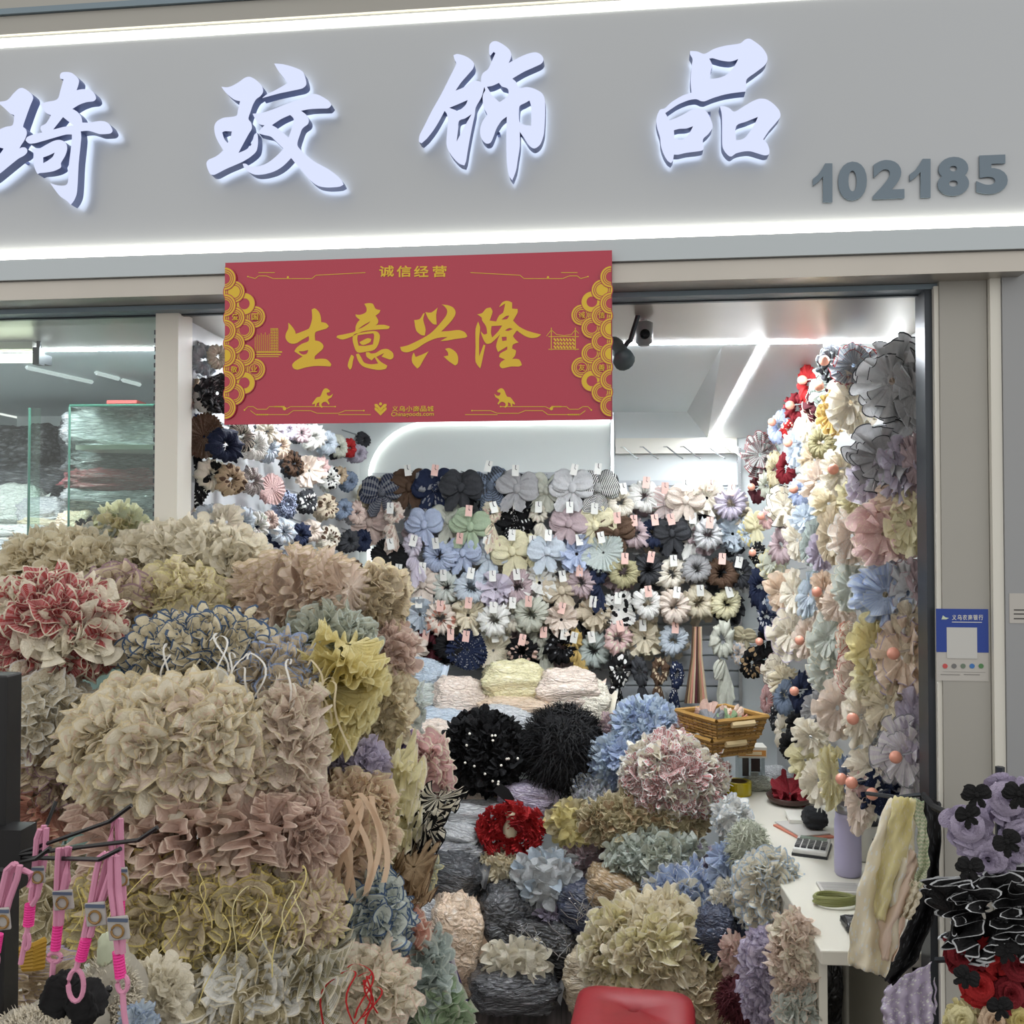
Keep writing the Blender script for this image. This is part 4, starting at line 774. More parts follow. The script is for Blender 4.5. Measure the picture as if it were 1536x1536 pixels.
# ------------------------------------------------------------------ bunches, heaps and bags
def bunch(px, py, rx, ry, Y, style, label, c1, edge=None, ang=0, pat='plain', c2='white', tr=.35, size=None, dep=None, cat=None, name=None, cnt=None, group=None, c3=None):
    C = P(px, py, Y); k = Y/FPX; a, h = rx*k, ry*k; rng = random.Random(int(px*13+py*17))
    dp = dep or min(a, h)*1.0
    m1 = cloth(tint(c1, .18), pat, c2, tr); m2 = cloth(edge, tr=tr) if edge else m1; m3 = cloth(tint(c3, .18), tr=tr) if c3 else m1
    nm = name or {'stack': 'scrunchie_bunch', 'fine': 'scrunchie_bunch', 'rosette': 'scrunchie_heap', 'ruff': 'scrunchie_bunch', 'petal': 'petal_flower_bunch', 'rpetal': 'petal_flower_bunch', 'bag': 'stuffed_bag', 'fuzz': 'feather_bunch'}[style]
    root = empty(nm, C-V((0, 0, h)), label, cat or {'bag': 'bag'}.get(style, 'scrunchies'), group)
    if style in ('stack', 'fine'):
        ax = V((cos(ang), 0, sin(ang))); L = abs(cos(ang))*a+abs(sin(ang))*h; R = abs(sin(ang))*a+abs(cos(ang))*h
        sp = size or (.027 if style == 'stack' else .022); n = max(4, int(2*L/sp))
        for i in range(n):
            t = ((i+.5)/n*2-1)*.9; q = sqrt(max(.05, 1-t*t*.92))*rng.uniform(.9, 1.08)
            nn = (ax+V((rng.uniform(-.1, .1), rng.uniform(-.22, .12)-.5*t*abs(t)*abs(cos(ang)), rng.uniform(-.22, .22)))).normalized()
            loc = C+ax*(t*L*.92)+V((0, rng.uniform(-.25, .1)*dp, rng.uniform(-.06, .06)*R))
            x, y, nn = mix3(nn)
            M = frame(loc, nn, dp*q if abs(ang) < .8 else R*q, R*q if abs(ang) < .8 else dp*q, sp*2.7, rng.uniform(-.3, .3))
            link('scrunchie', LIB['large' if style == 'stack' and R > .1 else style, rng.randrange(8)], [m1 if rng.random() < .75 else m3, m2], root, M)
    elif style == 'bag':
        M = Matrix.Translation(C) @ Matrix.Rotation(ang, 4, 'Y') @ Matrix.Rotation(rng.uniform(-.3, .3), 4, 'Z') @ Matrix.Diagonal((a, dp, h, 1))
        link('filled_film', LIB['pillow', rng.randrange(6)], bagmat(c1, c2), root, M)
        b = MB(); e = C+V((a*.85, -dp*.3, h*.2)); pts = []
        for j in range(5): pts.append(e+V((j*.012*(1 if a > .07 else .6), -.004*j, .012*sin(j+rng.random()*3))))
        b.ribbon(pts, [h*.9, h*.6, h*.8, h*1.0, h*1.1], V((.2, .3, .93))); b.build('folded_end', bagmat(c1, 'white', .8), root)
    else:
        ctr = 'core'; link('inner_mass', LIB['core', rng.randrange(6)], m1, root, Matrix.Translation(C) @ Matrix.Diagonal((a*.72, dp*.72, h*.72, 1)))
        if style == 'fuzz':
            b = MB()
            for j in range(cnt or 1500):
                z = rng.uniform(-1, 1); th = rng.uniform(0, 2*pi); s = sqrt(1-z*z); d = V((s*cos(th), s*sin(th), z))
                p = C+V((d.x*a*.72, d.y*dp*.72, d.z*h*.72)); tn = d.cross(V((rng.uniform(-1, 1), rng.uniform(-1, 1), rng.uniform(-1, 1)))).normalized()
                l = min(a, h)*rng.uniform(.25, .42); sd = d.cross(tn)
                b.ribbon([p, p+d*l*.6+tn*l*.2, p+d*l*.9+tn*l*.7-V((0, 0, l*.25))], [.005, .0035, .001], sd)
            b.build('feather_fringe', m1, root, kind='stuff')
            return root
        sz = size or .55
        if style == 'ruff': sz = (size or .046)/min(a, h); n = cnt or int(2.6*(a*h*2+a*dp+h*dp)/(size or .046)**2)
        else: n = cnt or 34
        for j in range(n):
            z = 1-2*(j+.5)/n; th = j*2.39996+rng.uniform(-.25, .25); s = sqrt(max(0, 1-z*z)); d = V((s*cos(th), s*sin(th), z))
            if d.y > .45: continue
            p = C+V((d.x*a, d.y*dp, d.z*h))*(.78 if style == 'ruff' else .62 if style != 'rosette' else .70)
            nrm = V((d.x/a, d.y/dp, d.z/h)).normalized()
            q = sz*min(a, h)*rng.uniform(.85, 1.2)
            mm = m1 if rng.random() < .7 else m3
            if style in ('rosette', 'ruff'):
                link('scrunchie', LIB[style, rng.randrange(8)], [mm, m2], root, frame(p, (nrm+V((rng.uniform(-.4, .4), rng.uniform(-.4, .2), rng.uniform(-.4, .4)))), q, q, q*.9, rng.uniform(0, 6)))
            else:
                dr = V((d.x, -.25, d.z)); dr = (dr.normalized() if dr.length > .2 else V((rng.uniform(-1, 1), -.2, rng.uniform(-1, 1))).normalized())
                yv = (nrm*.75+dr*.65+V((rng.uniform(-.3, .3),)*3)).normalized(); xv = yv.cross(nrm+V((0, -.3, .15))).normalized(); zv = xv.cross(yv)
                M = Matrix.Identity(4)
                for r_ in range(3): M[r_][0] = xv[r_]*q; M[r_][1] = yv[r_]*q; M[r_][2] = zv[r_]*q; M[r_][3] = p[r_]
                link('petal', LIB[style, rng.randrange(5)], [mm, m2], root, M)
    return root
def ribbons(root, px, py, rx, ry, Y, n, c, w=.005, lmin=.06, lmax=.16, seed=1):
    rng = random.Random(seed); m = cloth(c)
    for i in range(n):
        p = P(px+rng.uniform(-rx, rx), py+rng.uniform(-ry, ry), Y); l = rng.uniform(lmin, lmax); dx = rng.uniform(-.5, .5); pts = []
        for j in range(14):
            s = j/13; pts.append(p+V((dx*l*s+.022*sin(s*7+i)*s+.02*sin(s*3), -.03-.03*sin(s*2.5), .03*sin(s*3)-l*s*s)))
        b = MB(); b.ribbon(pts, w, V((.93, -.3, .15))); b.build('ribbon', m, root)
PILE = 'bunches in the big heap before the glass'
B = bunch
B(90,858,105,62,2.30,'ruff','large cream organza bunch on top of the heap below the glass case','cream','ivory',.15,group=PILE)
B(285,842,135,52,2.34,'ruff','bright ivory organza bunch crowning the heap in front of the white mullion','ivory','ivory',.1,group=PILE)
B(262,915,95,62,2.20,'ruff','warm cream ruffle bunch below the ivory bunch','cream','paleyellow',-.3,group=PILE)
B(178,915,52,55,2.14,'ruff','dusty mauve-beige ruffle bunch beside the red gingham bunch','beige','mauve',.5,size=.056,group=PILE)
B(440,895,112,58,2.24,'fine','fluffy pale blush organza bunch high in the heap','palepink','beige',.15,group=PILE)
B(560,905,46,52,2.34,'ruff','beige organza bunch at the back edge of the heap','beige','cream',.4,group=PILE)
B(578,975,42,40,2.30,'rosette','rose pink ruffle heap beside the pale plastic bags','rose','palepink',cnt=40,group=PILE)
B(490,968,70,46,2.16,'ruff','pale green organza bunch above the yellow bunch','sage','mint',-.4,group=PILE)
B(75,945,108,78,1.95,'ruff','red gingham ruffle bunch with cream edges','red','ivory',.25,'gingham','pink',.25,size=.056,group=PILE,c3='ivory')
r = B(300,985,115,62,1.98,'ruff','cream organza bunch with blue wavy edges and white strings','cream','denim',.3,group=PILE); ribbons(r,300,985,90,30,1.90,6,'white',seed=3)
r = B(408,1040,80,80,1.98,'ruff','sheer grey-cream organza bunch with curled blue edges','beige','blue',-.5,group=PILE); ribbons(r,410,1010,60,30,1.90,5,'white',seed=4)
r = B(492,1045,72,88,2.02,'fine','bright yellow crinkled ruffle bunch','yellow','paleyellow',1.2,size=.026,group=PILE); ribbons(r,470,1010,40,30,1.95,4,'cream',seed=5)
B(528,1152,52,42,2.05,'rosette','smoky lavender quilted bunch under the yellow bunch','lavender','lilac',cnt=30,group=PILE)
B(58,1062,66,62,1.90,'ruff','cream lace bunch with looped edges beside the black post','ivory','white',1.1,'lace','beige',size=.05,group=PILE)
B(82,1145,62,62,1.95,'ruff','taupe ruffle bunch behind the black post','beige','mauve',.6,group=PILE)
B(255,1120,168,95,1.80,'ruff','huge cream ruffle bunch with tiny red cherries','ivory','cream',.2,'floral','palepink',size=.056,group=PILE,c3='palepink')
B(428,1125,52,100,1.88,'ruff','narrow cream and pink ruffle bunch beside the cherry bunch','palepink','ivory',1.1,group=PILE)
B(42,1222,56,58,1.92,'fine','coral orange ruffle bunch behind the wire hooks','coral','peach',.2,group=PILE)
B(280,1255,190,72,1.78,'stack','dusty pink ruffle bunch with pale edges under the cherry bunch','rose','palepink',.1,size=.032,group=PILE,c3='palepink')
B(448,1245,52,62,1.86,'ruff','dusty pink round bunch next to the peach ribbons','rose','palepink',1.0,group=PILE)
r = B(530,1235,58,75,2.00,'ruff','peach bunch trailing long flat ribbons','peach','cream',.3,group=PILE); ribbons(r,520,1190,35,15,1.93,10,'peach',.013,.14,.24,6)
B(585,1210,40,95,2.12,'stack','pale yellow ruffle bunch hanging at the edge of the heap','paleyellow','ivory',1.4,size=.034,group=PILE)
r = B(270,1365,185,75,1.76,'ruff','olive yellow ruffle bunch with many dangling yellow strings','khaki','yellow',.05,group=PILE,c3='beige'); ribbons(r,300,1330,170,40,1.66,9,'yellow',.0026,.06,.2,7)
r = B(432,1375,75,62,1.82,'ruff','blush bunch with yellow string bows','palepink','paleyellow',.6,group=PILE); ribbons(r,430,1340,60,30,1.72,6,'paleyellow',.0026,.06,.14,8)
B(85,1370,80,75,1.85,'ruff','olive cream bunch behind the pink lanyards','khaki','ivory',.4,group=PILE)
B(545,1380,62,78,1.96,'ruff','mint organza bunch with curly blue edges','mint','denim',.9,group=PILE)
B(515,1310,50,48,1.98,'ruff','peachy pink small ruffle bunch','peach','palepink',.3,group=PILE)
B(360,1470,110,70,1.74,'ruff','white bunch mixed with green gingham low in the heap','white','ivory',.3,group=PILE,c3='khaki')
B(455,1475,65,75,1.80,'stack','olive green gingham ruffle bunch','olive','ivory',1.2,'gingham','white',size=.034,group=PILE)
B(250,1460,70,70,1.80,'ruff','yellow-olive bunch low behind the plush toys','khaki','yellow',.8,group=PILE)
r = B(545,1490,62,68,1.86,'ruff','cream bunch laced with a red cord','ivory','palepink',.6,group=PILE); ribbons(r,545,1460,35,25,1.77,7,'red',.004,.05,.12,9)
B(605,1430,38,58,2.04,'ruff','coral pink bunch low at the aisle side of the heap','coral','palepink',1.2,group=PILE)
B(630,1470,40,60,2.02,'ruff','pale teal organza bunch beside the dark tote bag','teal','mint',1.3,group=PILE,c3='mint')
B(650,1522,42,30,2.0,'ruff','bright green organza bunch on the bottom of the heap','green','sage',.4,group=PILE)
B(604,1345,32,62,2.10,'stack','tan ruffle bunch outlined with dark thread','tan','brown',1.2,size=.03,group=PILE)
B(634,1232,34,52,2.20,'stack','black and white striped ruffle bunch','ivory','black',1.0,'stripe','black',size=.03,group=PILE)
B(628,1158,42,45,2.30,'ruff','pink and cream ruffle ball under the purple one','pink','ivory',.4,group=PILE)
B(606,1120,26,24,2.28,'rosette','small violet ruffle ball','purple','lavender',cnt=16,group=PILE)
B(590,1065,40,58,2.42,'rosette','misty mint organza heap beside the bags','mint','silver',cnt=30,group=PILE)
B(560,1060,50,60,2.25,'ruff','pale cream filler bunch behind the yellow one','cream','beige',.5,group=PILE)
B(480,1170,60,60,2.1,'ruff','cream bunch tucked under the lavender bunch','cream','ivory',.2,group=PILE)
B(600,1290,40,60,2.25,'ruff','pale yellow-green bunch above the tan one','sage','paleyellow',1.0,group=PILE)
B(20,1300,60,60,2.0,'ruff','grey-beige bunch behind the rack arms','beige','cream',.3,group=PILE)
B(150,820,40,30,2.42,'rosette','pale green chiffon flower scrunchies by the glass case','mint','ivory',cnt=18)
B(185,790,45,34,2.45,'rosette','cream chiffon blossom cluster in front of the glass case','paleyellow','ivory',cnt=16)
B(135,800,22,20,2.5,'rosette','black scrunchie cluster beside the cream blossoms','black','black',cnt=14)
B(170,835,26,20,2.38,'rosette','small mauve scrunchie ball on the heap','mauve','lavender',cnt=14)
# bags and bunches stacked in the middle of the shop
MID = 'goods stacked on the shop floor'
BG = 'clear bags against the back wall'
for px, py, rx, ry, Y, c, lab, ang in ((627,1010,36,22,4.25,'paleblue','pale blue bag at the top of the stack',.1),(630,1040,40,18,4.2,'mint','mint green bag under the pale blue bag',-.05),(686,1046,38,30,4.2,'palepink','pink bag beside the gap in the stack',.1),(770,1022,44,30,4.22,'paleyellow','pale yellow rounded bag below the cream disc',0),(850,1036,46,32,4.2,'palepink','blush boxy bag below the gold-tailed scrunchie',0),
   (772,1060,52,14,4.12,'peach','flat peach bag under the yellow bag',.03),(660,1080,46,18,4.1,'paleblue','blue-grey bag below the pink bag',.1),(770,1082,44,22,4.05,'silver','shiny silver bag above the black bunches',.2),(640,1112,52,30,3.95,'palepink','long dusty pink bag beside the pearl bunch',.05),(880,1060,30,40,4.2,'ivory','ivory bag by the hanging dark scarf',.2),
   (695,1192,42,16,3.8,'palepink','flat pink bag below the pearl bunch',.05),(715,1215,50,18,3.75,'silver','pale silver bag above the red wreath',.0),(790,1195,38,22,3.75,'lavender','lavender crinkled bag beside the black feathers',.1),(676,1222,36,16,3.8,'mint','grey-green bag in the left stack',0),(680,1248,46,22,3.7,'silver','silver bag left of the red wreath',.15),(678,1276,52,18,3.66,'grey','grey glossy bag under the silver bag',-.1),
   (672,1312,50,32,3.55,'charcoal','dark glossy bag with bright creases',.1),(683,1410,38,72,3.45,'peach','tall tan bag standing on the floor',.02),(930,1338,48,30,3.4,'tan','tan knitted bundle in film under the mint bunch',.4),(640,1385,26,40,3.5,'silver','small silver bag behind the tote',0),(770,1480,62,30,3.30,'charcoal','dark clear bag lying on the floor under white petals',.0),
   (760,1385,40,58,3.50,'charcoal','black bag printed with pale dots beside the tan bag',.0),(812,1412,58,40,3.45,'black','black bag tied with pale threads',.05),(895,1362,52,36,3.42,'navy','navy bag with white stitched lines',.1),(868,1420,28,60,3.48,'grey','clear bag of small trinkets',.1),(620,1180,30,30,3.6,'ivory','ivory bag behind the heap',.0),(900,1470,50,50,3.3,'beige','beige bag behind the red stool',.0)):
    B(px, py, rx, ry, Y, 'bag', 'clear film '+lab if c not in ('charcoal', 'black', 'navy', 'tan') else lab, c, ang=ang, c2='white' if c not in ('charcoal', 'black', 'navy') else 'grey', group=BG, dep=min(.16, max(rx, ry)*.7*Y/FPX))
# thin threads around the black and navy bags
for nm, px, py, rx, ry, Y in (('a', 812, 1412, 55, 35, 3.30), ('b', 895, 1362, 48, 32, 3.26)):
    b = MB(); g = random.Random(len(nm)+px)
    for i in range(12):
        p = P(px+g.uniform(-rx, rx)*.7, py+g.uniform(-ry, ry)*.6, Y); pts = [p+V((.04*sin(j*.8+i)*1.0*j/5, .01*j/6, .03*cos(j*.9+i*2))) for j in range(7)]; b.tube(pts, .0016, 3, False)
    b.build('thread_loops', M_wire, label='pale loose threads curling over the %s bag' % ('black' if nm == 'a' else 'navy'), cat='thread', kind='stuff')
pb = B(725,1128,64,62,3.78,'ruff','black chiffon flower bunch sprinkled with tiny pearls','black','black',size=.05,tr=.05,group=MID)
g = random.Random(3)
for i in range(16): link('pearl', BALL, plain('pearl', 'EDE8DC', .2), pb, Matrix.Translation(P(725+g.uniform(-52, 52), 1128+g.uniform(-30, 55), 3.62)) @ Matrix.Scale(.005, 4))
b = MB(); b.ribbon([P(745,1180,3.62), P(757,1190,3.62), P(768,1203,3.62)], [.04, .045, .03], V((.7, 0, .7))); b.build('ribbon_end', cloth('black', tr=0), pb)
B(845,1122,70,72,3.80,'fuzz','fluffy black feather-like bunch beside the pearl bunch','black',tr=.0,cnt=2600,group=MID)
# red wreath: a ring of packed ruffles around a cream knot
C = P(766, 1242, 3.62); k = 3.62/FPX; wr = empty('scrunchie_wreath', C-V((0, 0, 38*k)), 'bright red ring of ruffles around a cream knot', 'scrunchies', MID)
for i in range(22):
    a = 2*pi*i/22; p = C+V((cos(a)*32*k, -.02, sin(a)*21*k)); t = V((-sin(a)*1.3, .15*random.uniform(-1, 1), cos(a)))
    link('scrunchie', LIB['fine', i % 8], [cloth('red', tr=.15), cloth('darkred', tr=.15) if i % 3 == 0 else cloth('red', tr=.15)], wr, frame(p, t, 21*k, 19*k, .055, i))
b = MB(); b.lathe(C+V((0, -.03, -.035)), [(.012, 0), (.03, .02), (.026, .05), (.012, .075), (.02, .1)], 12); b.build('knot', cloth('cream'), wr, smooth=True)
B(862,1234,46,34,3.60,'petal','yellow folded ribbon flowers beside the red wreath','yellow','khaki',cnt=110,size=.5,group=MID,c3='khaki')
B(890,1180,34,26,3.72,'rosette','white and pale blue printed scrunchies below the feathers','white','paleblue',cnt=24,group=MID,pat='floral',c2='blue')
B(895,1205,40,24,3.66,'rosette','soft lilac-white scrunchie heap above the yellow flowers','silver','lilac',cnt=26,group=MID)
B(970,1092,52,42,3.75,'rosette','light blue ruffled heap in front of the dark scarves','paleblue','paleblue',cnt=90,size=.4,group=MID,c3='blue')
B(930,1138,42,40,3.70,'rosette','cornflower blue ruffled heap beside the feathers','blue','paleblue',cnt=76,size=.4,group=MID,c3='paleblue')
B(925,1095,26,22,3.85,'rosette','dusty rose scrunchies behind the light blue heap','mauve','palepink',cnt=18,group=MID)
B(1035,1110,38,34,3.72,'rosette','pink floral scrunchies under the wicker basket','pink','palepink',cnt=30,group=MID,pat='floral',c2='white')
B(1010,1165,84,68,3.55,'ruff','red and white checked ruffle bunch in film','red','white',.15,'gingham','white',.25,size=.046,group=MID,c3='ivory')
B(965,1230,112,34,3.50,'rosette','long olive-gold organza roll under the checked bunch','khaki','cream',cnt=90,size=.55,group=MID,c3='tan')
B(985,1287,78,36,3.42,'ruff','grey-green folded cloth bunch','sage','mint',size=.05,group=MID,c3='mint')
B(820,1318,58,46,3.50,'petal','blue-grey pointed petal bunch','silver','grey',cnt=90,size=.45,group=MID,c3='paleblue')
B(842,1375,46,26,3.46,'rosette','lilac ruffles under the blue-grey petals','lavender','lilac',cnt=30,group=MID)
B(752,1300,40,22,3.58,'rosette','cream mesh scrunchies under the red wreath','cream','ivory',cnt=24,group=MID)
B(880,1285,36,26,3.58,'rosette','mauve-grey scrunchies below the yellow flowers','mauve','silver',cnt=22,group=MID)
B(1032,1348,70,46,3.30,'rosette','blue scrunchies with white lace edges','blue','white',cnt=60,size=.45,group=MID,c3='ivory')
B(1055,1298,28,22,3.40,'rosette','satin lilac scrunchies beside the green cloth bunch','lavender','lilac',cnt=18,group=MID)
B(775,1442,60,28,3.30,'petal','white petal flower bunch on the dark bag','ivory','white',cnt=60,size=.75,group=MID)
B(985,1430,112,84,3.02,'ruff','big cream chiffon petal bunch behind the red stool','cream','ivory',size=.062,group=MID,c3='paleyellow')
B(1060,1490,60,50,2.95,'ruff','second cream chiffon bunch lower at the stool','beige','cream',size=.06,group=MID)
UC = 'bunches hanging under the counter edge'
B(1122,1272,34,48,3.05,'fuzz','sage tinsel-mesh bundle hanging by the counter','sage',cnt=900,group=UC,dep=.06)
B(1098,1225,24,26,3.3,'rosette','white bow scrunchies at the counter side','white','paleblue',cnt=16,group=UC)
B(1095,1300,26,40,3.10,'rosette','bright blue satin scrunchies at the counter side','blue','paleblue',cnt=20,group=UC)
B(1150,1335,42,58,2.85,'ruff','white organza bunch with light blue edges by the counter','ivory','paleblue',1.3,size=.042,group=UC)
B(1098,1365,28,40,3.0,'ruff','cream and grey organza strip by the counter','ivory','silver',1.4,size=.036,group=UC)
B(1192,1435,27,66,2.44,'ruff','soft pink tulle bunch at the counter corner','palepink','palepink',size=.036,group=UC,dep=.05,c3='ivory')
B(1150,1465,34,74,2.55,'ruff','sheer lilac bunch with purple edges','lilac','lavender',1.45,size=.036,group=UC)
B(1108,1440,24,34,2.78,'rosette','salmon pink scrunchies above the black and red bunch','rose','pink',cnt=18,group=UC)
B(1115,1500,42,40,2.72,'fuzz','black and dark red fringe bunch beside the stool','maroon',cnt=900,group=UC)
B(1196,1512,26,34,2.42,'ruff','mint white tulle bunch at the bottom corner','mint','palepink',size=.035,group=UC)
B(1075,1400,30,40,2.95,'bag','dark blue pouch behind the salmon scrunchies','navy',c2='denim',group=UC)
# ------------------------------------------------------------------ left bay behind the glass
LB = 'film bags stacked in the left bay'
for px, py, rx, ry, Y, c, lab in ((48,690,62,52,4.1,'black','big black ruffle bag on the left stack'),(140,665,40,45,4.05,'charcoal','dark violet-grey bag beside the big black bag'),(50,730,60,26,3.95,'charcoal','flat charcoal bag under the big black bag'),(115,725,50,30,4.0,'black','black bag behind the glass edge'),
   (178,650,72,32,3.45,'grey','grey bag on the white glass-case shelf'),(180,698,70,24,3.45,'charcoal','charcoal bag under the white shelf'),(178,722,70,20,3.42,'darkred','dark red bag in the glass case'),(178,750,70,20,3.42,'grey','lower grey bag in the glass case'),
   (28,757,42,30,3.8,'mint','mint bag below the charcoal bag'),(78,768,44,22,3.75,'silver','silver bag next to the mint bag'),(75,787,42,11,3.72,'cream','thin cream bag under the silver bag'),(30,802,60,16,3.65,'white','white bag on the lower stack'),(70,812,50,14,3.6,'palepink','pinkish bag between white bags'),(30,826,66,16,3.55,'silver','lowest silver bag on the left stack'),(120,800,30,34,3.3,'peach','peach film bag lying on its side before the glass case')):
    B(px, py, rx, ry, Y, 'bag', 'clear film '+lab if 'film' not in lab else lab, c, c2='white' if c not in ('black', 'charcoal', 'darkred') else 'grey', group=LB, dep=min(.17, max(rx, ry)*.8*Y/FPX))
gc = empty('glass_case', P(140, 830, 3.1), 'green-edged glass display case with a white shelf behind the front glass', 'display case')
M_gl = glass('case_glass', 'EEF8F3'); M_ge = plain('glass_edge', '2F5A4C', .2)
xl = P(104, 700, 3.15).x; xr = P(240, 700, 3.15).x; zt_ = P(104, 610, 3.15).z
b = MB(); b.span((xl, 3.15, .5), (xr, 3.156, zt_)); b.build('front_pane', M_gl, gc)
b = MB(); b.span((xl, 3.15, zt_), (xr, 3.75, zt_+.006)); b.build('top_pane', M_gl, gc)
for p0, p1 in (((xl, 3.148, .5), (xl, 3.148, zt_)), ((xl, 3.148, zt_+.003), (xr, 3.148, zt_+.003))):
    b = MB(); b.tube([V(p0), V(p1)], .004, 4); b.build('glass_edge', M_ge, gc)
zs_ = P(150, 672, 3.2).z; b = MB(); b.span((xl+.01, 3.17, zs_-.008), (xr, 3.7, zs_+.008)); b.build('shelf', M_whitetrim, gc)
a = P(45, 612, 3.0); gd = empty('glass_divider', (a.x, 3.0, FLOOR_Z), 'upright green-edged glass divider in front of the film bags', 'glass panel')
b = MB(); b.span((a.x, 3.0, FLOOR_Z), (xl-.02, 3.006, a.z)); b.build('pane', M_gl, gd)
b = MB(); b.tube([V((a.x, 2.998, FLOOR_Z)), V((a.x, 2.998, a.z))], .0045, 4); b.build('edge', M_ge, gd) #'upright green-edged glass divider in front of the film bags', cat='glass panel')
b = MB(); a = P(190, 605, 3.4); b.box(a, (.11, .08, .012)); b.build('red_folder', plain('folder_red', 'B83A34', .5), label='thin red folder lying on top of the glass case', cat='folder')
# reflection of a fluorescent tube, built as a glowing lamp with bracket
t = empty('reflected_lamp', P(20, 540, 2.75), 'greenish white reflection of a fluorescent tube lamp in the left bay', 'lamp')
p0, p1 = P(-60, 538, 2.75), P(52, 537, 2.75); b = MB(); b.tube([p0, p1], .014, 10); b.build('tube', emit('reflected_glow', 'EAF5D6', 2.2), t)
b = MB(); b.box(p1+V((.012, 0, .004)), (.02, .03, .05)); b.tube([p1+V((.012, 0, .02)), V((p1.x+.012, 2.75, 2.115))], .006, 6); b.build('end_bracket', M_dark, t)
b = MB(); b.span((p0.x, 2.735, 2.09), (p1.x, 2.775, 2.112)); b.build('housing', M_whitetrim, t)
b = MB(); c = P(66, 540, 2.8); b.box(c, (.022, .05, .028)); b.tube([c, c+V((-.01, 0, .03)), V((c.x-.015, 2.8, 2.116))], .005, 6); o = b.build('security_camera', M_dark, label='small dark security camera beside the reflected fluorescent tube', cat='camera')
# security camera right of the banner
c = P(966, 502, 2.55); t = empty('security_camera', c, 'grey dome security camera on the soffit right of the red banner', 'camera')
b = MB(); b.lathe(c+V((0, 0, -.03)), [(.012, 0), (.022, .008), (.024, .03), (.024, .06), (.018, .064)], 16); b.build('housing', plain('cam_grey', '8E9294', .35), t, smooth=True)
b = MB(); b.tube([c+V((0, 0, .03)), V((c.x, c.y, 2.113))], .009, 8); b.build('mount', M_wire, t)
b = MB(); b.lathe(c+V((0, -.026, -.005)), [(.013, 0), (.013, .008), (.008, .012)], 14, 0, (V((1, 0, 0)), V((0, 0, 1)), V((0, -1, 0)))); b.build('lens', plain('lens_black', '15171A', .1), t)
c = P(928, 528, 2.5); t = empty('spot_camera', c, 'dark angled bullet camera half hidden behind the banner', 'camera')
b = MB(); ax = V((.25, -.75, -.6)).normalized(); x, y, z = mix3(ax); b.lathe(c-ax*.05, [(.02, 0), (.024, .02), (.024, .08), (.028, .082), (.028, .1)], 14, 0, (x, y, z)); b.build('body', plain('cam_teal', '4F6066', .35), t, smooth=True)
b = MB(); b.tube([c, c+V((.03, 0, .03)), V((c.x+.05, c.y, 2.113))], .007, 6); b.build('arm', M_dark, t)
# ------------------------------------------------------------------ counter
CZ = .57
M_ctr = plain('counter_laminate', 'D2CFC2', .35)
ct = empty('counter', (.78, 3.1, FLOOR_Z), 'long white counter along the right wall of the shop', 'counter')
b = MB(); b.span((.595, 2.33, CZ-.035), (.975, 3.92, CZ)); bevel(b.build('worktop', M_ctr, ct), .004)
b = MB(); b.span((.60, 2.37, FLOOR_Z), (.62, 3.90, CZ-.036)); b.build('side_panel', M_ctr, ct)
b = MB(); b.span((.62, 3.88, FLOOR_Z), (.97, 3.90, CZ-.036)); b.build('end_panel', M_ctr, ct)
b = MB(); b.span((.80, 2.36, FLOOR_Z), (.815, 3.0, CZ-.036)); b.build('divider_panel', M_ctr, ct)
def lumpy(name, C, s, mat, parent=None, which='core', i=0, **kw): return link(name, LIB[which, i], mat, parent, Matrix.Translation(C) @ Matrix.Diagonal((*s, 1)), **kw)
lumpy('garbage_bag', PZ(1250, 1500, .2)+V((.02, .1, .0)), (.075, .11, .28), bagmat('black', 'charcoal', .5, .2), None, 'pillow', 1, label='black plastic rubbish bag under the counter', cat='bag')
b = MB(); p = PZ(1310, 1500, .25); b.box((p.x, p.y+.12, .15), (.12, .14, .5)); bevel(b.build('storage_bin', M_whitetrim, label='white storage bin standing under the counter front', cat='bin'), .02, 3)
# wicker baskets
def basket(c, w, d, h, tilt, label):
    root = empty('wicker_basket', c, label, 'basket', 'wicker baskets at the counter end'); mw = [plain('wicker_a', 'A07A3C', .6), plain('wicker_b', '7E5C2A', .6)]
    R = Matrix.Rotation(tilt, 3, 'Z')
    def pt(u, s, z):
        per = [(-w/2, -d/2), (w/2, -d/2), (w/2, d/2), (-w/2, d/2)]; i = int(u*4) % 4; f = u*4-int(u*4); a = V(per[i]); e = V(per[(i+1) % 4]); q = a.lerp(e, f)*s
        return c+R @ V((q.x, q.y, z))
    for j in range(7):
        z = h*j/6; s = .86+.14*j/6; b = MB(); b.tube([pt(u/32, s*(1+.012*(-1)**(u+j)), z) for u in range(33)], .0045 if j < 6 else .009, 5, False); b.build('woven_strand', mw[j % 2], root)
    for u in range(32):
        b = MB(); b.tube([pt(u/32, .86, 0), pt(u/32, 1.0, h)], .003, 4, False); b.build('upright', mw[1], root)
    b = MB(); b.add([pt(i/4, .86, .004) for i in range(4)], [(0, 1, 2, 3)]); b.build('base', mw[0], root)
    for f in (.12, .25-.12): pass
    b = MB(); p0, p1 = pt(.07, 1.02, h*.75), pt(.18, 1.02, h*.75); b.tube([p0, p1], .012, 6); b.build('handle_wrap', plain('wicker_pale', 'CDB78C', .6), root); return root
bc = P(1082, 1104, 3.62)
basket(bc+V((-.02, 0, -.05)), .20, .22, .06, .5, 'lower wicker tray basket under the filled one')
basket(bc+V((0, 0, .018)), .225, .24, .065, .5, 'upper wicker tray basket filled with coloured hair goods')
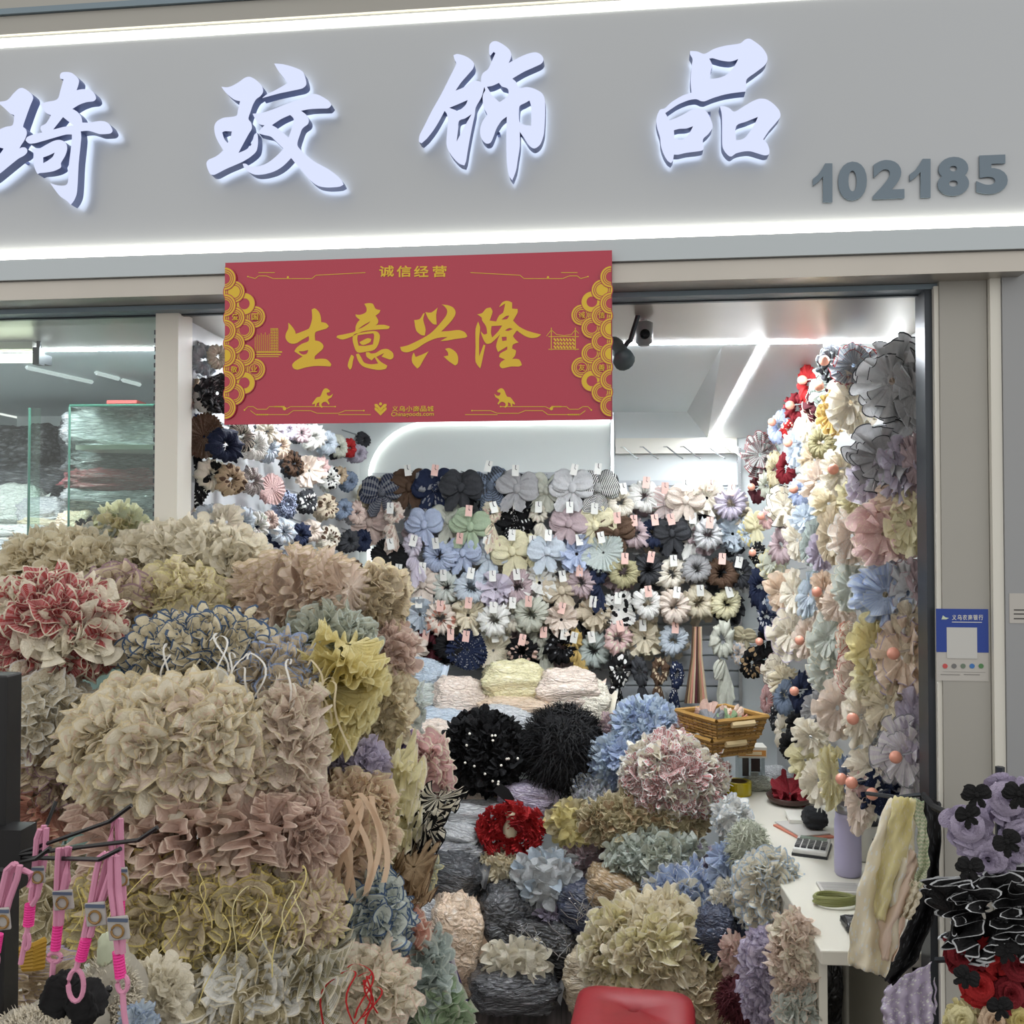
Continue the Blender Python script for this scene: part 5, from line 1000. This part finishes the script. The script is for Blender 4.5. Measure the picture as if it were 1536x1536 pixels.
for dx, dy, c, s, lab in ((-.05, .04, 'rose', .065, 'pink net hair tie pile in the basket'), (.05, .05, 'palepink', .055, 'pale blush scrunchie in the basket'), (-.06, -.05, 'grey', .055, 'grey scrunchie in the basket'), (.03, -.06, 'green', .05, 'green scrunchie in the basket'), (.08, -.01, 'coral', .04, 'coral scrunchie in the basket')):
    link('gathered_scrunchie', LIB['rosette', int(s*1000) % 8], [cloth(c), cloth(c)], None, frame(bc+V((dx*.75, dy*.75, .06)), V((0, -.3, 1)), s*.85, s*.85, s*.7), label=lab, cat='scrunchie', group='scrunchies in the basket')
# boxes and tape below the basket
def box_thing(name, c, size, mat, label, cat, rz=0, bev=.003, **k):
    b = MB(); R = Matrix.Rotation(rz, 3, 'Z'); b.box(V(c)+V((0, 0, size[2]/2)), size, (R @ V((1, 0, 0)), R @ V((0, 1, 0)), V((0, 0, 1)))); o = b.build(name, mat, label=label, cat=cat, **k); return bevel(o, bev)
p = PZ(1122, 1195, CZ)
cx = P(1128, 1136, 3.72)
t = empty('small_box', (cx.x, cx.y, cx.z), 'white box with an orange label under the basket', 'box')
b = MB(); b.box(cx+V((0, .03, .02)), (.11, .08, .042)); bevel(b.build('body', M_whitetrim, t), .003)
b = MB(); b.box(cx+V((0, -.0112, .018)), (.1, .002, .022)); b.build('label_band', plain('orange_label', 'C98A3E', .5), t)
b = MB(); b.box(cx+V((.004, -.0128, .018)), (.06, .002, .012)); b.build('label_panel', plain('label_cream', 'E8D6AE', .5), t)
tp = V((.642, 3.70, CZ+.03)); t = empty('tape_roll', tp-V((0, 0, .03)), 'yellow packing tape roll at the counter edge', 'tape')
def ringmesh(b, c, r0, r1, h, n=28, ax=None):
    b.lathe(c, [(r0, 0), (r1, 0), (r1, h), (r0, h), (r0, 0)], n, 0, ax)
b = MB(); ringmesh(b, V((tp.x, tp.y, CZ+.001)), .036, .05, .048); b.build('tape', plain('tape_yellow', 'D6C21E', .25, coat=.5), t, smooth=False)
b = MB(); ringmesh(b, V((tp.x, tp.y, CZ+.001)), .032, .0358, .048); b.build('core', plain('cardboard', '7A6440', .7), t)
p = PZ(1128, 1182, CZ); t = empty('clear_pouch', p, 'clear pouch of dark printed cards leaning on the counter', 'pouch')
b = MB(); b.box(p+V((.0, .04, .065)), (.10, .07, .128)); b.build('film', glass('pouch_film', 'E4E8E8', rough=.1), t)
for i, (dx, dz, w, h) in enumerate(((-.022, .08, .024, .075), (.016, .085, .034, .05), (.012, .045, .03, .025))):
    b = MB(); b.box(p+V((dx, .012, dz)), (w, .003, h)); b.build('printed_card', plain(('card_brown', 'card_taupe', 'card_pale')[i], ('4A3A34', '5E4C46', 'C9C4BA')[i], .5), t)
lumpy('film_scrap', p+V((.02, -.02, .022)), (.055, .04, .025), bagmat('sage', 'white', .4, .08), None, 'pillow', 2, label='crumpled clear film with dark beads on the counter', cat='film')
lumpy('film_scrap', PZ(1165, 1178, CZ)+V((0, .02, .03)), (.05, .07, .035), bagmat('silver', 'white'), None, 'pillow', 3, label='crumpled white film beside the red cloth tray', cat='film')
p = PZ(1185, 1205, CZ); t = empty('round_tray', p, 'dark brown round tray holding red cloth', 'tray')
b = MB(); b.lathe(p, [(.05, 0), (.075, .01), (.085, .03), (.08, .03), (.07, .012), (.0, .01)], 26); b.build('dish', plain('tray_brown', '3E2620', .4), t, smooth=True)
link('gathered_scrunchie', LIB['rosette', 2], [cloth('darkred', tr=.1)]*2, None, frame(p+V((0, 0, .035)), V((0, -.5, 1)), .066, .066, .06), label='wine red scrunchie lying in the brown tray', cat='scrunchie')
link('gathered_scrunchie', LIB['scr', 3], [cloth('coral', tr=.1)]*2, None, frame(p+V((.075, -.015, .03)), V((0, -.5, 1)), .03, .03, .03), label='small orange scrunchie beside the red one', cat='scrunchie')
def flatbook(px, py, z, w, d, h, rz, mat, label, cat='notebook'):
    p = PZ(px, py, z); return box_thing('notebook' if cat == 'notebook' else 'notepad', (p.x, p.y, z), (w, d, h), mat, label, cat, rz, .001)
flatbook(1205, 1248, CZ+.0005, .12, .17, .006, .35, plain('book_orange', 'B9705A', .5), 'orange-edged notebook under the calculator')
flatbook(1203, 1243, CZ+.007, .11, .16, .005, .30, M_paper, 'grey notebook lying on the orange-edged one')
flatbook(1200, 1228, CZ+.0125, .085, .12, .012, -.1, M_whitetrim, 'cream paper block on the notebooks')
lumpy('black_pouch', PZ(1222, 1238, CZ+.02)+V((0, 0, .025)), (.035, .04, .032), plain('black_cloth', '1C1E22', .8), None, 'pillow', 4, label='small black drawstring pouch on the notebooks', cat='pouch')
for sgn in (-1, 1):
    pass
b = MB(); q = PZ(1222, 1238, CZ+.02)+V((0, -.03, .05)); b.tube([q, q+V((.01, 0, .04)), q+V((.02, .0, .08))], .0018, 4); b.tube([q+V((.015, 0, .0)), q+V((.014, 0, .05)), q+V((.016, 0, .08))], .0018, 4); b.build('white_string', M_card, label='white drawstring ends rising from the black pouch', cat='string')
# calculator
p = PZ(1218, 1276, CZ); t = empty('calculator', p, 'white desktop calculator beside the lavender flask', 'calculator'); R = Matrix.Rotation(-.35, 3, 'Z'); ax = (R @ V((1, 0, 0)), R @ V((0, 1, 0)), V((0, 0, 1)))
b = MB(); b.box(p+V((0, 0, .014)), (.10, .14, .018), ax); bevel(b.build('body', plain('calc_white', 'CFCFCB', .4), t), .005)
b = MB(); b.box(p+V((0, 0, .004)), (.104, .144, .008), ax); b.build('base', plain('calc_black', '222428', .4), t)
for i in range(5):
    for j in range(5):
        b = MB(); b.box(p+ax[0]*(-.038+i*.019)+ax[1]*(-.052+j*.017)+V((0, 0, .025)), (.014, .011, .006), ax); b.build('key', plain('calc_key', '5E5E5C', .5) if j > 0 else plain('calc_key2', '3A3A3C', .5), t)
b = MB(); b.box(p+ax[1]*.048+V((0, 0, .0245)), (.08, .024, .003), ax); b.build('display', plain('calc_lcd', '7E8A7C', .2), t)
# flask, mug
p = PZ(1272, 1312, CZ); t = empty('flask', p, 'tall lavender insulated flask standing on the counter', 'bottle')
b = MB(); b.lathe(p, [(.033, 0), (.037, .006), (.038, .03), (.037, .155), (.034, .165), (.034, .178)], 26); b.build('body', plain('flask_lavender', 'A7A2BE', .35), t, smooth=True)
b = MB(); b.lathe(p+V((0, 0, .178)), [(.032, 0), (.034, .004), (.034, .02), (.026, .024), (.024, .018), (.0, .016)], 22); b.build('rim', plain('flask_steel', '9A9AA0', .3, metal=.8), t, smooth=True)
p2 = PZ(1296, 1300, CZ)+V((.03, .06, 0)); t = empty('mug', p2, 'white mug with a dark lid behind the flask', 'mug')
b = MB(); b.lathe(p2, [(.03, 0), (.036, .005), (.037, .10), (.035, .11)], 22); b.build('cup', M_whitetrim, t, smooth=True)
b = MB(); b.lathe(p2+V((0, 0, .11)), [(.037, 0), (.037, .012), (.02, .016)], 22); b.build('lid', plain('lid_dark', '2A2A2C', .4), t, smooth=True)
b = MB(); b.box(p2+V((.005, -.0375, .06)), (.006, .002, .03)); b.build('mark', plain('mark_dark', '44403C', .5), t)
flatbook(1262, 1335, CZ+.0005, .12, .075, .008, -.05, M_paper, 'printed notepad at the foot of the lavender flask', 'notepad')
p = PZ(1262, 1330, CZ+.009)
b = MB()
for i in range(7): b.box(p+V((-.004, -.028+i*.009, .0004)), (.10, .0012, .0004))
b.build('ruled_lines', plain('print_grey', '6A6866', .6), bpy.data.objects['notepad'], kind='stuff')
p = PZ(1252, 1358, CZ); b = MB(); pts = []
for i in range(90):
    a = i*.28; pts.append(p+V((.052*cos(a)+.002*sin(i), .028*sin(a), .006+.00024*i+.001*sin(i*.7))))
b.tube(pts, .0042, 6); b.build('cable_coil', plain('cable_olive', '7F824E', .35), label='coiled olive green cable on the counter front', cat='cable')
lumpy('black_clip', PZ(1278, 1393, CZ)+V((0, 0, .012)), (.02, .035, .014), plain('black_plastic', '18181C', .3), None, 'pillow', 5, label='small black pouch at the counter edge beside the scarf', cat='pouch')
# ------------------------------------------------------------------ lace scarves hung by the jamb
def sheet(name, left, right, Y, mat, parent, folds=4, amp=.02, n=28, m=18, seed=0):
    def samp(pl, t):
        q = t*(len(pl)-1); i = min(int(q), len(pl)-2); f = q-i; return V(pl[i]).lerp(V(pl[i+1]), f)
    vs = []; uv = []; fs = []
    for i in range(n):
        t = i/(n-1); a, c = samp(left, t), samp(right, t)
        for j in range(m):
            u = j/(m-1); p = a.lerp(c, u); dz = amp*(.4+t)*sin(u*folds*pi*2+seed+2.2*sin(t*2+seed))+.45*amp*sin(t*6+u*7+seed)+.2*amp*sin(t*17+u*13)
            vs.append(P(p.x+1.5*sin(t*30+u*9+seed), p.y+1.2*sin(u*25+seed), Y+dz)); uv.append((u*.35, t))
    for i in range(n-1):
        for j in range(m-1): fs.append((i*m+j, i*m+j+1, (i+1)*m+j+1, (i+1)*m+j))
    me = mesh_of(name, vs, fs, 1, True, uv); o = link(name, me, mat, parent, T0)
    s = o.modifiers.new('thickness', 'SOLIDIFY'); s.thickness = .0015; return o
sc = empty('lace_scarf_bundle', P(1340, 1475, 2.16), 'bundle of lace headscarves in ivory, yellow, pink and black hanging by the jamb', 'scarves')
sheet('black_scarf', [(1378,1188),(1388,1280),(1376,1350),(1345,1420),(1318,1462)], [(1412,1205),(1410,1300),(1404,1370),(1376,1440),(1338,1478)], 2.19, cloth('black', 'lace', 'charcoal', 0), sc, 1.3, .016, seed=1)
sheet('ivory_scarf', [(1332,1198),(1308,1265),(1288,1330),(1274,1400),(1272,1448)], [(1374,1196),(1372,1270),(1352,1350),(1345,1420),(1328,1466)], 2.165, cloth('ivory', 'lace', 'white', .4), sc, 1.6, .02, seed=2)
sheet('yellow_scarf', [(1342,1194),(1330,1250),(1316,1310),(1310,1372)], [(1374,1198),(1366,1260),(1348,1330),(1332,1388)], 2.14, cloth('paleyellow', 'lace', 'ivory', .4), sc, 1.2, .014, seed=3)
sheet('pink_scarf', [(1368,1272),(1342,1330),(1318,1385),(1322,1440)], [(1378,1290),(1372,1330),(1356,1390),(1342,1442)], 2.15, cloth('palepink', 'plain', 'pink', .4), sc, 1.0, .012, seed=4)
sheet('green_check_scarf', [(1368,1196),(1376,1250),(1378,1300),(1368,1328)], [(1384,1202),(1392,1250),(1394,1300),(1382,1332)], 2.145, cloth('green', 'gingham', 'ivory', .3), sc, 1.0, .008, seed=5)
sheet('ivory_lace_end', [(1366,1318),(1362,1345),(1352,1375)], [(1386,1325),(1380,1350),(1366,1380)], 2.14, cloth('ivory', 'lace', 'beige', .4), sc, 2, .008, seed=6)
b = MB(); b.tube([P(1385, 1192, 2.17), P(1400, 1210, 2.12), P(1425, 1222, 1.95), P(1450, 1225, 1.78)], .007, 6); b.build('black_strap', cloth('black', tr=0), label='black strap tying the scarves to the purple roses', cat='strap')
b = MB(); b.tube([P(1300, 1190, 2.30), P(1345, 1196, 2.17), P(1380, 1192, 2.17)], .005, 6); b.build('hanger_bar', M_dark, sc)
sheet('pearl_lace', [(1330,1478),(1322,1510),(1330,1550)], [(1402,1440),(1405,1500),(1404,1550)], 2.24, cloth('lilac', 'lace', 'white', .3), None, 4, .014, seed=7); tag(bpy.data.objects['pearl_lace'], 'sheer lilac lace cloth with pearls below the scarves', 'scarf')
# ------------------------------------------------------------------ roses and ruffles in the right foreground
RF = 'roses hanging in the right foreground'
for px, py, r, c, lab in ((1452,1240,33,'lavender','pale purple fabric rose tied with black ribbon beside the pillar'),(1512,1198,36,'lavender','upper purple fabric rose under a black bow'),(1482,1288,38,'lavender','lower purple fabric rose above the black ruffles'),(1533,1255,34,'lavender','purple fabric rose at the edge of the cluster'),
   (1443,1432,28,'darkred','deep red fabric rose beside the jamb'),(1488,1428,30,'red','red fabric rose under the black ruffles'),(1528,1448,32,'darkred','dark red fabric rose with black leaves'),(1470,1480,28,'red','lower red fabric rose above the yellow ribbons'),(1515,1490,30,'darkred','deep red fabric rose above the peach one'),
   (1442,1528,26,'paleyellow','pale yellow fabric rose at the bottom'),(1490,1532,28,'peach','peach fabric rose at the bottom'),(1530,1530,24,'yellow','yellow fabric rose at the bottom')):
    k = 1.72/FPX; t = empty('fabric_rose', P(px, py, 1.72)-V((0, 0, r*k)), lab, 'rose', RF)
    nv_ = V((random.uniform(-.4, .2), -1, random.uniform(-.2, .5))); link('blossom', LIB['rose', (px+py) % 3], [cloth(c, tr=.08)]*2, t, frame(P(px, py, 1.70), nv_, r*k*.62, r*k*.62, r*k*.8, random.uniform(0, 6)))
    link('outer_petals', LIB['ruff', px % 8], [cloth(c, tr=.08)]*2, t, frame(P(px, py, 1.73), nv_, r*k*1.02, r*k*1.02, r*k*.8, px))
    for s in range(4): link('back_petal', LIB['rpetal', s], [cloth(c, tr=.25)]*2, t, frame(P(px, py, 1.745), V((0, -1, 0)), r*k*.9, r*k*1.1, r*k, s*1.57+px))
for px, py, s, lab in ((1465,1192,17,'black satin bow above the pale purple rose'),(1528,1190,18,'black satin bow on the upper purple rose'),(1452,1222,15,'black satin bow on the strap end'),(1510,1262,17,'black satin bow between purple roses'),(1455,1300,16,'black satin bow beside the lower purple rose'),(1510,1425,15,'black satin bow among red roses'),(1450,1465,15,'black satin bow under the red rose'),(1500,1510,15,'black satin bow above the yellow roses')):
    k = 1.66/FPX; link('satin_bow', LIB['bow', (px) % 8], [cloth('black', tr=0)]*2, None, frame(P(px, py, 1.66), V((-.2, -1, .1)), s*k*1.15, s*k*1.15, s*k*.8, random.uniform(-.6, .6)), label=lab, cat='bow', group='black bows on the roses')
B(1482,1362,72,56,1.72,'stack','black ruffle bunch edged with white stitching','black','silver',.2,size=.03,tr=.0)
b = MB(); b.tube([P(1405, 1440, 1.95), P(1500, 1436, 1.80), P(1560, 1434, 1.8)], .006, 6); b.build('rack_bar', M_dark, label='thin black rack bar carrying the red roses', cat='rack bar')
b = MB(); b.tube([P(1500, 1150, 1.80), P(1500, 1600, 1.80)], .008, 6); b.build('rack_post', M_dark, label='black rack post behind the fabric roses', cat='rack post')
# ------------------------------------------------------------------ left foreground: black rack, wire hooks, pink lanyards
M_blk = plain('black_powder_coat', '101012', .45)
pA, pB = P(-14, 1010, 1.0), P(22, 1010, 1.0)
rk = empty('display_rack', (pA.x, 1.0, .6), 'black square rack post with wire arms at the left edge', 'display rack')
b = MB(); b.span((pA.x, .985, .2), (pB.x, 1.015, pA.z)); bevel(b.build('post', M_blk, rk), .002)
b = MB(); q = P(8, 1282, .985); b.box(q, (.05, .03, .06)); b.build('bracket', M_blk, rk)
for pl in ([(12,1286,.98),(165,1232,.92),(197,1208,.915)], [(12,1284,.98),(208,1260,.9),(236,1241,.895)], [(28,1286,.98),(150,1289,.86),(181,1273,.855)], [(30,1276,.99),(70,1238,1.05),(84,1202,1.06)], [(20,1296,.98),(55,1288,.92),(75,1272,.915)], [(14,1300,.98),(8,1310,.88),(2,1304,.87)]):
    b = MB(); b.tube([P(*q) for q in pl], .0022, 6); b.build('wire_arm', M_blk, rk)
M_lp = cloth('C98AA4', tr=.0); M_hp = plain('hot_pink_wrap', 'F0409A', .45); M_tag = plain('lanyard_tag', 'A8A4A0', .5); M_tagl = plain('tag_print', '4E5A70', .5); M_brass = plain('tag_brass', '8A6A3A', .4)
def lanyard(cords, tagp, wrap, ringp, Y, label, drop=None):
    t = empty('lanyard', P(ringp[0], ringp[1]+10, Y), label, 'lanyard', 'pink lanyards on the wire arms'); k = Y/FPX
    for i, c in enumerate(cords):
        b = MB(); b.tube([P(x, y, Y+.004*((i % 2)*2-1)) for x, y in c], .0028, 6); b.build('cord', M_lp, t)
    if tagp:
        x, y, w, h = tagp; c = P(x, y, Y-.008); b = MB(); b.box(c, (w*k, .003, h*k), (V((.97, 0, .12)).normalized(), V((0, 1, 0)), V((-.12, 0, .97)).normalized())); tg = bevel(b.build('tag', M_tag, t), .002)
        b = MB(); b.box(c+V((.0, -.002, h*k*.36)), (w*k*.94, .001, h*k*.14)); b.build('printed_band', M_tagl, tg)
        b = MB(); b.tube([c+V((.0055*cos(a), -.0026, .0055*sin(a)-.002)) for a in [2*pi*i/14 for i in range(15)]], .0011, 5); b.build('printed_ring', M_brass, tg)
    x, y, w, h, an = wrap; c = P(x, y, Y); u = V((sin(an), 0, cos(an)))
    for i in range(9):
        b = MB(); p = c+u*(h*k*(i/8-.5)); b.tube([p-u*h*k*.05, p+u*h*k*.05], w*k*.5, 10); b.build('wrap_turn', M_hp, t)
    rx, ry, rw, rh = ringp; c = P(rx, ry, Y); b = MB(); b.tube([c+V((rw*k*cos(a), 0, rh*k*sin(a))) for a in [2*pi*i/16 for i in range(17)]], .0022, 6, False); b.build('ring', M_lp if not drop else M_lp, t)
    if drop:
        b = MB(); b.tube([P(px, py, Y) for px, py in drop], .0026, 6); b.build('strap_end', M_lp, t)
lanyard([[(170,1227),(166,1260),(172,1300),(176,1340),(180,1352)],[(176,1225),(178,1270),(183,1310),(184,1350)],[(181,1228),(182,1290),(186,1350)]], (184,1315,18,28), (183,1358,9,36,.0), (183,1384,4,7), .93, 'pink lanyard on the far wire arm with a small tag')
lanyard([[(88,1272),(86,1310),(85,1340),(84,1388)],[(93,1272),(92,1340),(88,1390)],[(101,1270),(99,1310),(93,1340),(90,1388)],[(104,1271),(102,1320),(94,1345),(91,1388)]], (95,1350,32,30), (85,1405,15,36,.1), (82,1436,10,7), .91, 'pink lanyard with a grey tag next to the rack post', [(80,1440),(78,1470),(75,1486)])
lanyard([[(158,1280),(150,1285),(144,1310),(137,1350),(126,1405)],[(164,1279),(158,1300),(148,1340),(131,1405)],[(168,1280),(165,1310),(152,1350),(134,1405)],[(171,1284),(168,1320),(158,1340),(140,1380),(136,1405)]], (144,1371,32,36), (125,1424,17,30,.25), (114,1478,12,24), .87, 'pink lanyard looped over the front wire arm with a large tag', [(118,1440),(114,1455)])
lanyard([[(166,1284),(166,1330),(172,1380),(177,1430)],[(172,1282),(172,1330),(178,1380),(180,1430)],[(176,1284),(178,1340),(184,1390),(184,1430)]], (178,1392,33,36), (179,1446,17,36,-.12), (184,1476,8,13), .865, 'pink lanyard behind the looped one with a ringed tag', [(184,1488),(186,1520),(190,1545)])
lanyard([[(60,1244),(55,1258),(52,1300),(46,1350)],[(66,1238),(62,1280),(52,1340),(46,1355)],[(70,1242),(67,1290),(56,1345),(48,1358)]], (58,1312,20,26), (44,1372,16,30,.08), (40,1412,4,12), .96, 'pink lanyard without a front tag behind the rack arms', [(42,1390),(34,1430),(31,1446)])
lanyard([[(20,1296),(10,1305),(2,1340),(-8,1380)],[(24,1294),(16,1310),(10,1340),(2,1378)],[(30,1298),(25,1320),(14,1350),(6,1380)],[(34,1305),(46,1310),(44,1330)]], (6,1378,20,34), (-4,1415,14,26,.15), (-8,1440,5,10), .85, 'pink lanyard bunched against the black rack post')
# plush toys at the lower left
M_plush = plain('plush_white', 'E6DECB', .95, noise_amt=.08, nscale=60, bump=.8, bscale=220)
def fur(C, s, n, l, mat, parent, seed):
    g = random.Random(seed); b = MB()
    for j in range(n):
        z = g.uniform(-1, 1); th = g.uniform(pi, 2*pi); q = sqrt(1-z*z); d = V((q*cos(th), q*sin(th), z)); p = C+V((d.x*s[0], d.y*s[1], d.z*s[2]))*.98
        t_ = V((g.uniform(-1, 1), g.uniform(-1, 1), g.uniform(-1, 1))); b.ribbon([p, p+d*l*.7+t_*l*.2, p+d*l+t_*l*.6], [.0022, .0016, .0004], d.cross(t_).normalized())
    b.build('fur', mat, parent, kind='stuff')
t = empty('plush_toy', P(70, 1600, .95), 'white plush toy with a big black bow under the lanyards', 'plush toy'); k = .95/FPX
lumpy('body', P(70, 1565, .97), (85*k, .06, 48*k), M_plush, t, 'core', 0)
fur(P(70, 1565, .97), (85*k, .06, 48*k), 5000, .009, M_plush, t, 1)
for px, py, an in ((92, 1490, .35), (130, 1502, -.5)):
    M = Matrix.Translation(P(px, py, .90)) @ Matrix.Rotation(an, 4, 'Y') @ Matrix.Diagonal((22*k, .016, 27*k, 1)); link('black_bow_lobe', LIB['pillow', 0], plain('black_velvet', '0C0C0E', .95, bump=.3, bscale=300), t, M)
t = empty('plush_toy', P(170, 1600, 1.1), 'white plush toy with a black bead eye beside the cream frill', 'plush toy'); k = 1.1/FPX
lumpy('body', P(168, 1520, 1.1), (42*k, .05, 80*k), M_plush, t, 'core', 2); lumpy('ear', P(160, 1425, 1.09), (13*k, .012, 24*k), plain('ear_mint', 'C4CBB0', .8, bump=.4, bscale=100), t, 'core', 3)
fur(P(168, 1520, 1.1), (42*k, .05, 80*k), 4000, .009, M_plush, t, 2)
link('eye', BALL, plain('bead_black', '0A0A0A', .15), t, Matrix.Translation(P(163, 1484, 1.05)) @ Matrix.Scale(.0042, 4))
B(232,1492,42,45,1.2,'rosette','cream knitted frill beside the white plush toys','ivory','ivory',cnt=26,size=.6)
B(208,1530,20,20,1.0,'rosette','small light blue ruffle beside the lanyard end','paleblue','blue',cnt=12,size=.7)
B(48,1480,50,48,1.15,'fine','lilac-cream ruffle bunch behind the black bow','beige','lavender',.2)
b = MB(); kx = 1.1/FPX
for i in range(7): b.tube([P(30+i*1.0, 1425+i*4.5, 1.08), P(52, 1418+i*5.5, 1.07), P(68-i*.6, 1410+i*6.5, 1.08)], .004, 6)
b.build('yellow_wing', cloth('mustard'), label='small ribbed yellow wing behind the pink lanyard', cat='ornament')
# table carrying the heap
t = empty('display_table', (-.72, 2.03, FLOOR_Z), 'white folding table carrying the big heap of scrunchies', 'table')
b = MB(); b.span((-1.2, 1.66, .595), (-.42, 2.20, .625)); bevel(b.build('table_top', M_whitetrim, t), .004)
for lx in (-1.16, -.46):
    for ly in (1.70, 2.16): b = MB(); b.tube([V((lx, ly, FLOOR_Z)), V((lx, ly, .595))], .016, 8); b.build('leg', M_dark, t)
# ------------------------------------------------------------------ stool and tote
M_stool = plain('stool_red', '8C1820', .5, noise_amt=.04, nscale=30)
sp = PZ(950, 1517, .36); t = empty('stool', (sp.x, sp.y, FLOOR_Z), 'red plastic stool standing at the shop entrance', 'stool')
def rrect(w, d, r, n=5):
    out = []
    for cx_, cy_, a0 in ((w/2-r, d/2-r, 0), (-w/2+r, d/2-r, pi/2), (-w/2+r, -d/2+r, pi), (w/2-r, -d/2+r, 1.5*pi)):
        for i in range(n+1): a = a0+pi/2*i/n; out.append((cx_+r*cos(a), cy_+r*sin(a)))
    return out
RZ = Matrix.Rotation(-.12, 3, 'Z')
prof = [(.245, .215, .05, .0), (.285, .255, .055, -.006), (.295, .265, .058, -.02), (.300, .270, .058, -.055)]
b = MB(); rings = []
for w, d, r, z in prof: rings.append([sp+RZ @ V((x, y, z)) for x, y in rrect(w, d, r)])
n = len(rings[0]); hole = [sp+RZ @ V((.017*cos(2*pi*i/n+pi/4), .013*sin(2*pi*i/n+pi/4), 0)) for i in range(n)]; hole2 = [h-V((0, 0, .03)) for h in hole]
allr = [hole2, hole]+rings; vs = [v for r in allr for v in r]; fs = [(i*n+j, i*n+(j+1) % n, (i+1)*n+(j+1) % n, (i+1)*n+j) for i in range(len(allr)-1) for j in range(n)]
b.add(vs, fs); o = b.build('seat', M_stool, t, smooth=True); s_ = o.modifiers.new('thick', 'SOLIDIFY'); s_.thickness = .004; s_.offset = -1
for sx in (-1, 1):
    for sy in (-1, 1):
        b = MB(); top = sp+RZ @ V((sx*.115, sy*.10, -.02)); bot = V(((sp+RZ @ V((sx*.15, sy*.135, 0))).x, (sp+RZ @ V((sx*.15, sy*.135, 0))).y, FLOOR_Z)); b.tube([top, bot], [.03, .022], 4); b.build('leg', M_stool, t)
    b = MB(); b.tube([sp+RZ @ V((sx*.13, -.115, -.25)), sp+RZ @ V((sx*.13, .115, -.25))], .012, 6); b.build('stretcher', M_stool, t)
# dark tote bag
t = empty('tote_bag', P(680, 1600, 2.45), 'dark tote bag with pale piping standing beside the heap', 'bag')
tl, tr_, bl, br = P(628, 1388, 2.62), P(670, 1405, 2.45), P(650, 1640, 2.62), P(712, 1640, 2.45); off = V((-.10, -.05, 0))
b = MB(); vs = [tl, tr_, br, bl]; vs += [v+off for v in vs]; b.add(vs, [(0, 1, 2, 3), (7, 6, 5, 4), (0, 3, 7, 4), (1, 5, 6, 2), (3, 2, 6, 7)]); b.build('body', plain('tote_black', '16161C', .7, noise_amt=.2, nscale=30), t)
b = MB(); b.tube([tr_, tr_.lerp(br, .5)+V((.012, 0, 0)), br], .006, 6); b.build('piping', plain('piping_pale', 'B5B0B8', .5), t)
b = MB(); b.ribbon([tr_+V((.008, -.004, -.06)), tr_.lerp(br, .5)+V((.02, -.004, 0)), br+V((.02, 0, 0))], .022, V((1, .3, 0))); b.build('side_band', plain('tote_purple', '3A2A60', .6), t)
b = MB(); b.tube([tl, tl.lerp(tr_, .5)+V((0, 0, -.02)), tr_], .007, 6); b.build('rim', plain('rim_tan', '9A8060', .6), t)
# ------------------------------------------------------------------ labels for the hung goods
from collections import Counter, defaultdict
def mklab(w, nn, pl, nb=None):
    s = '%s %s %s' % (w, nn, pl)
    return s if nb is None else '%s %s next to the %s one, %s' % (w, nn, nb, pl)
cnt_ = Counter(mklab(w, nn, pl) for _, w, nn, pl, _, _ in ALLHUNG); tmp = []
for i, (o, w, nn, pl, x, y) in enumerate(ALLHUNG):
    l = mklab(w, nn, pl)
    if cnt_[l] > 1:
        nb = min((q for j, q in enumerate(ALLHUNG) if j != i and q[1] != w), key=lambda q: abs(q[4]-x)+2*abs(q[5]-y)); l = mklab(w, nn, pl.replace('behind another, ', '').replace(' of the back wall', ''), nb[1])
    o['label'] = l
for o in list(bpy.data.objects):
    if o.parent is None and 'label' in o.keys():
        ws = o['label'].split()
        if len(ws) > 16: o['label'] = ' '.join(ws[:16]).rstrip(',')
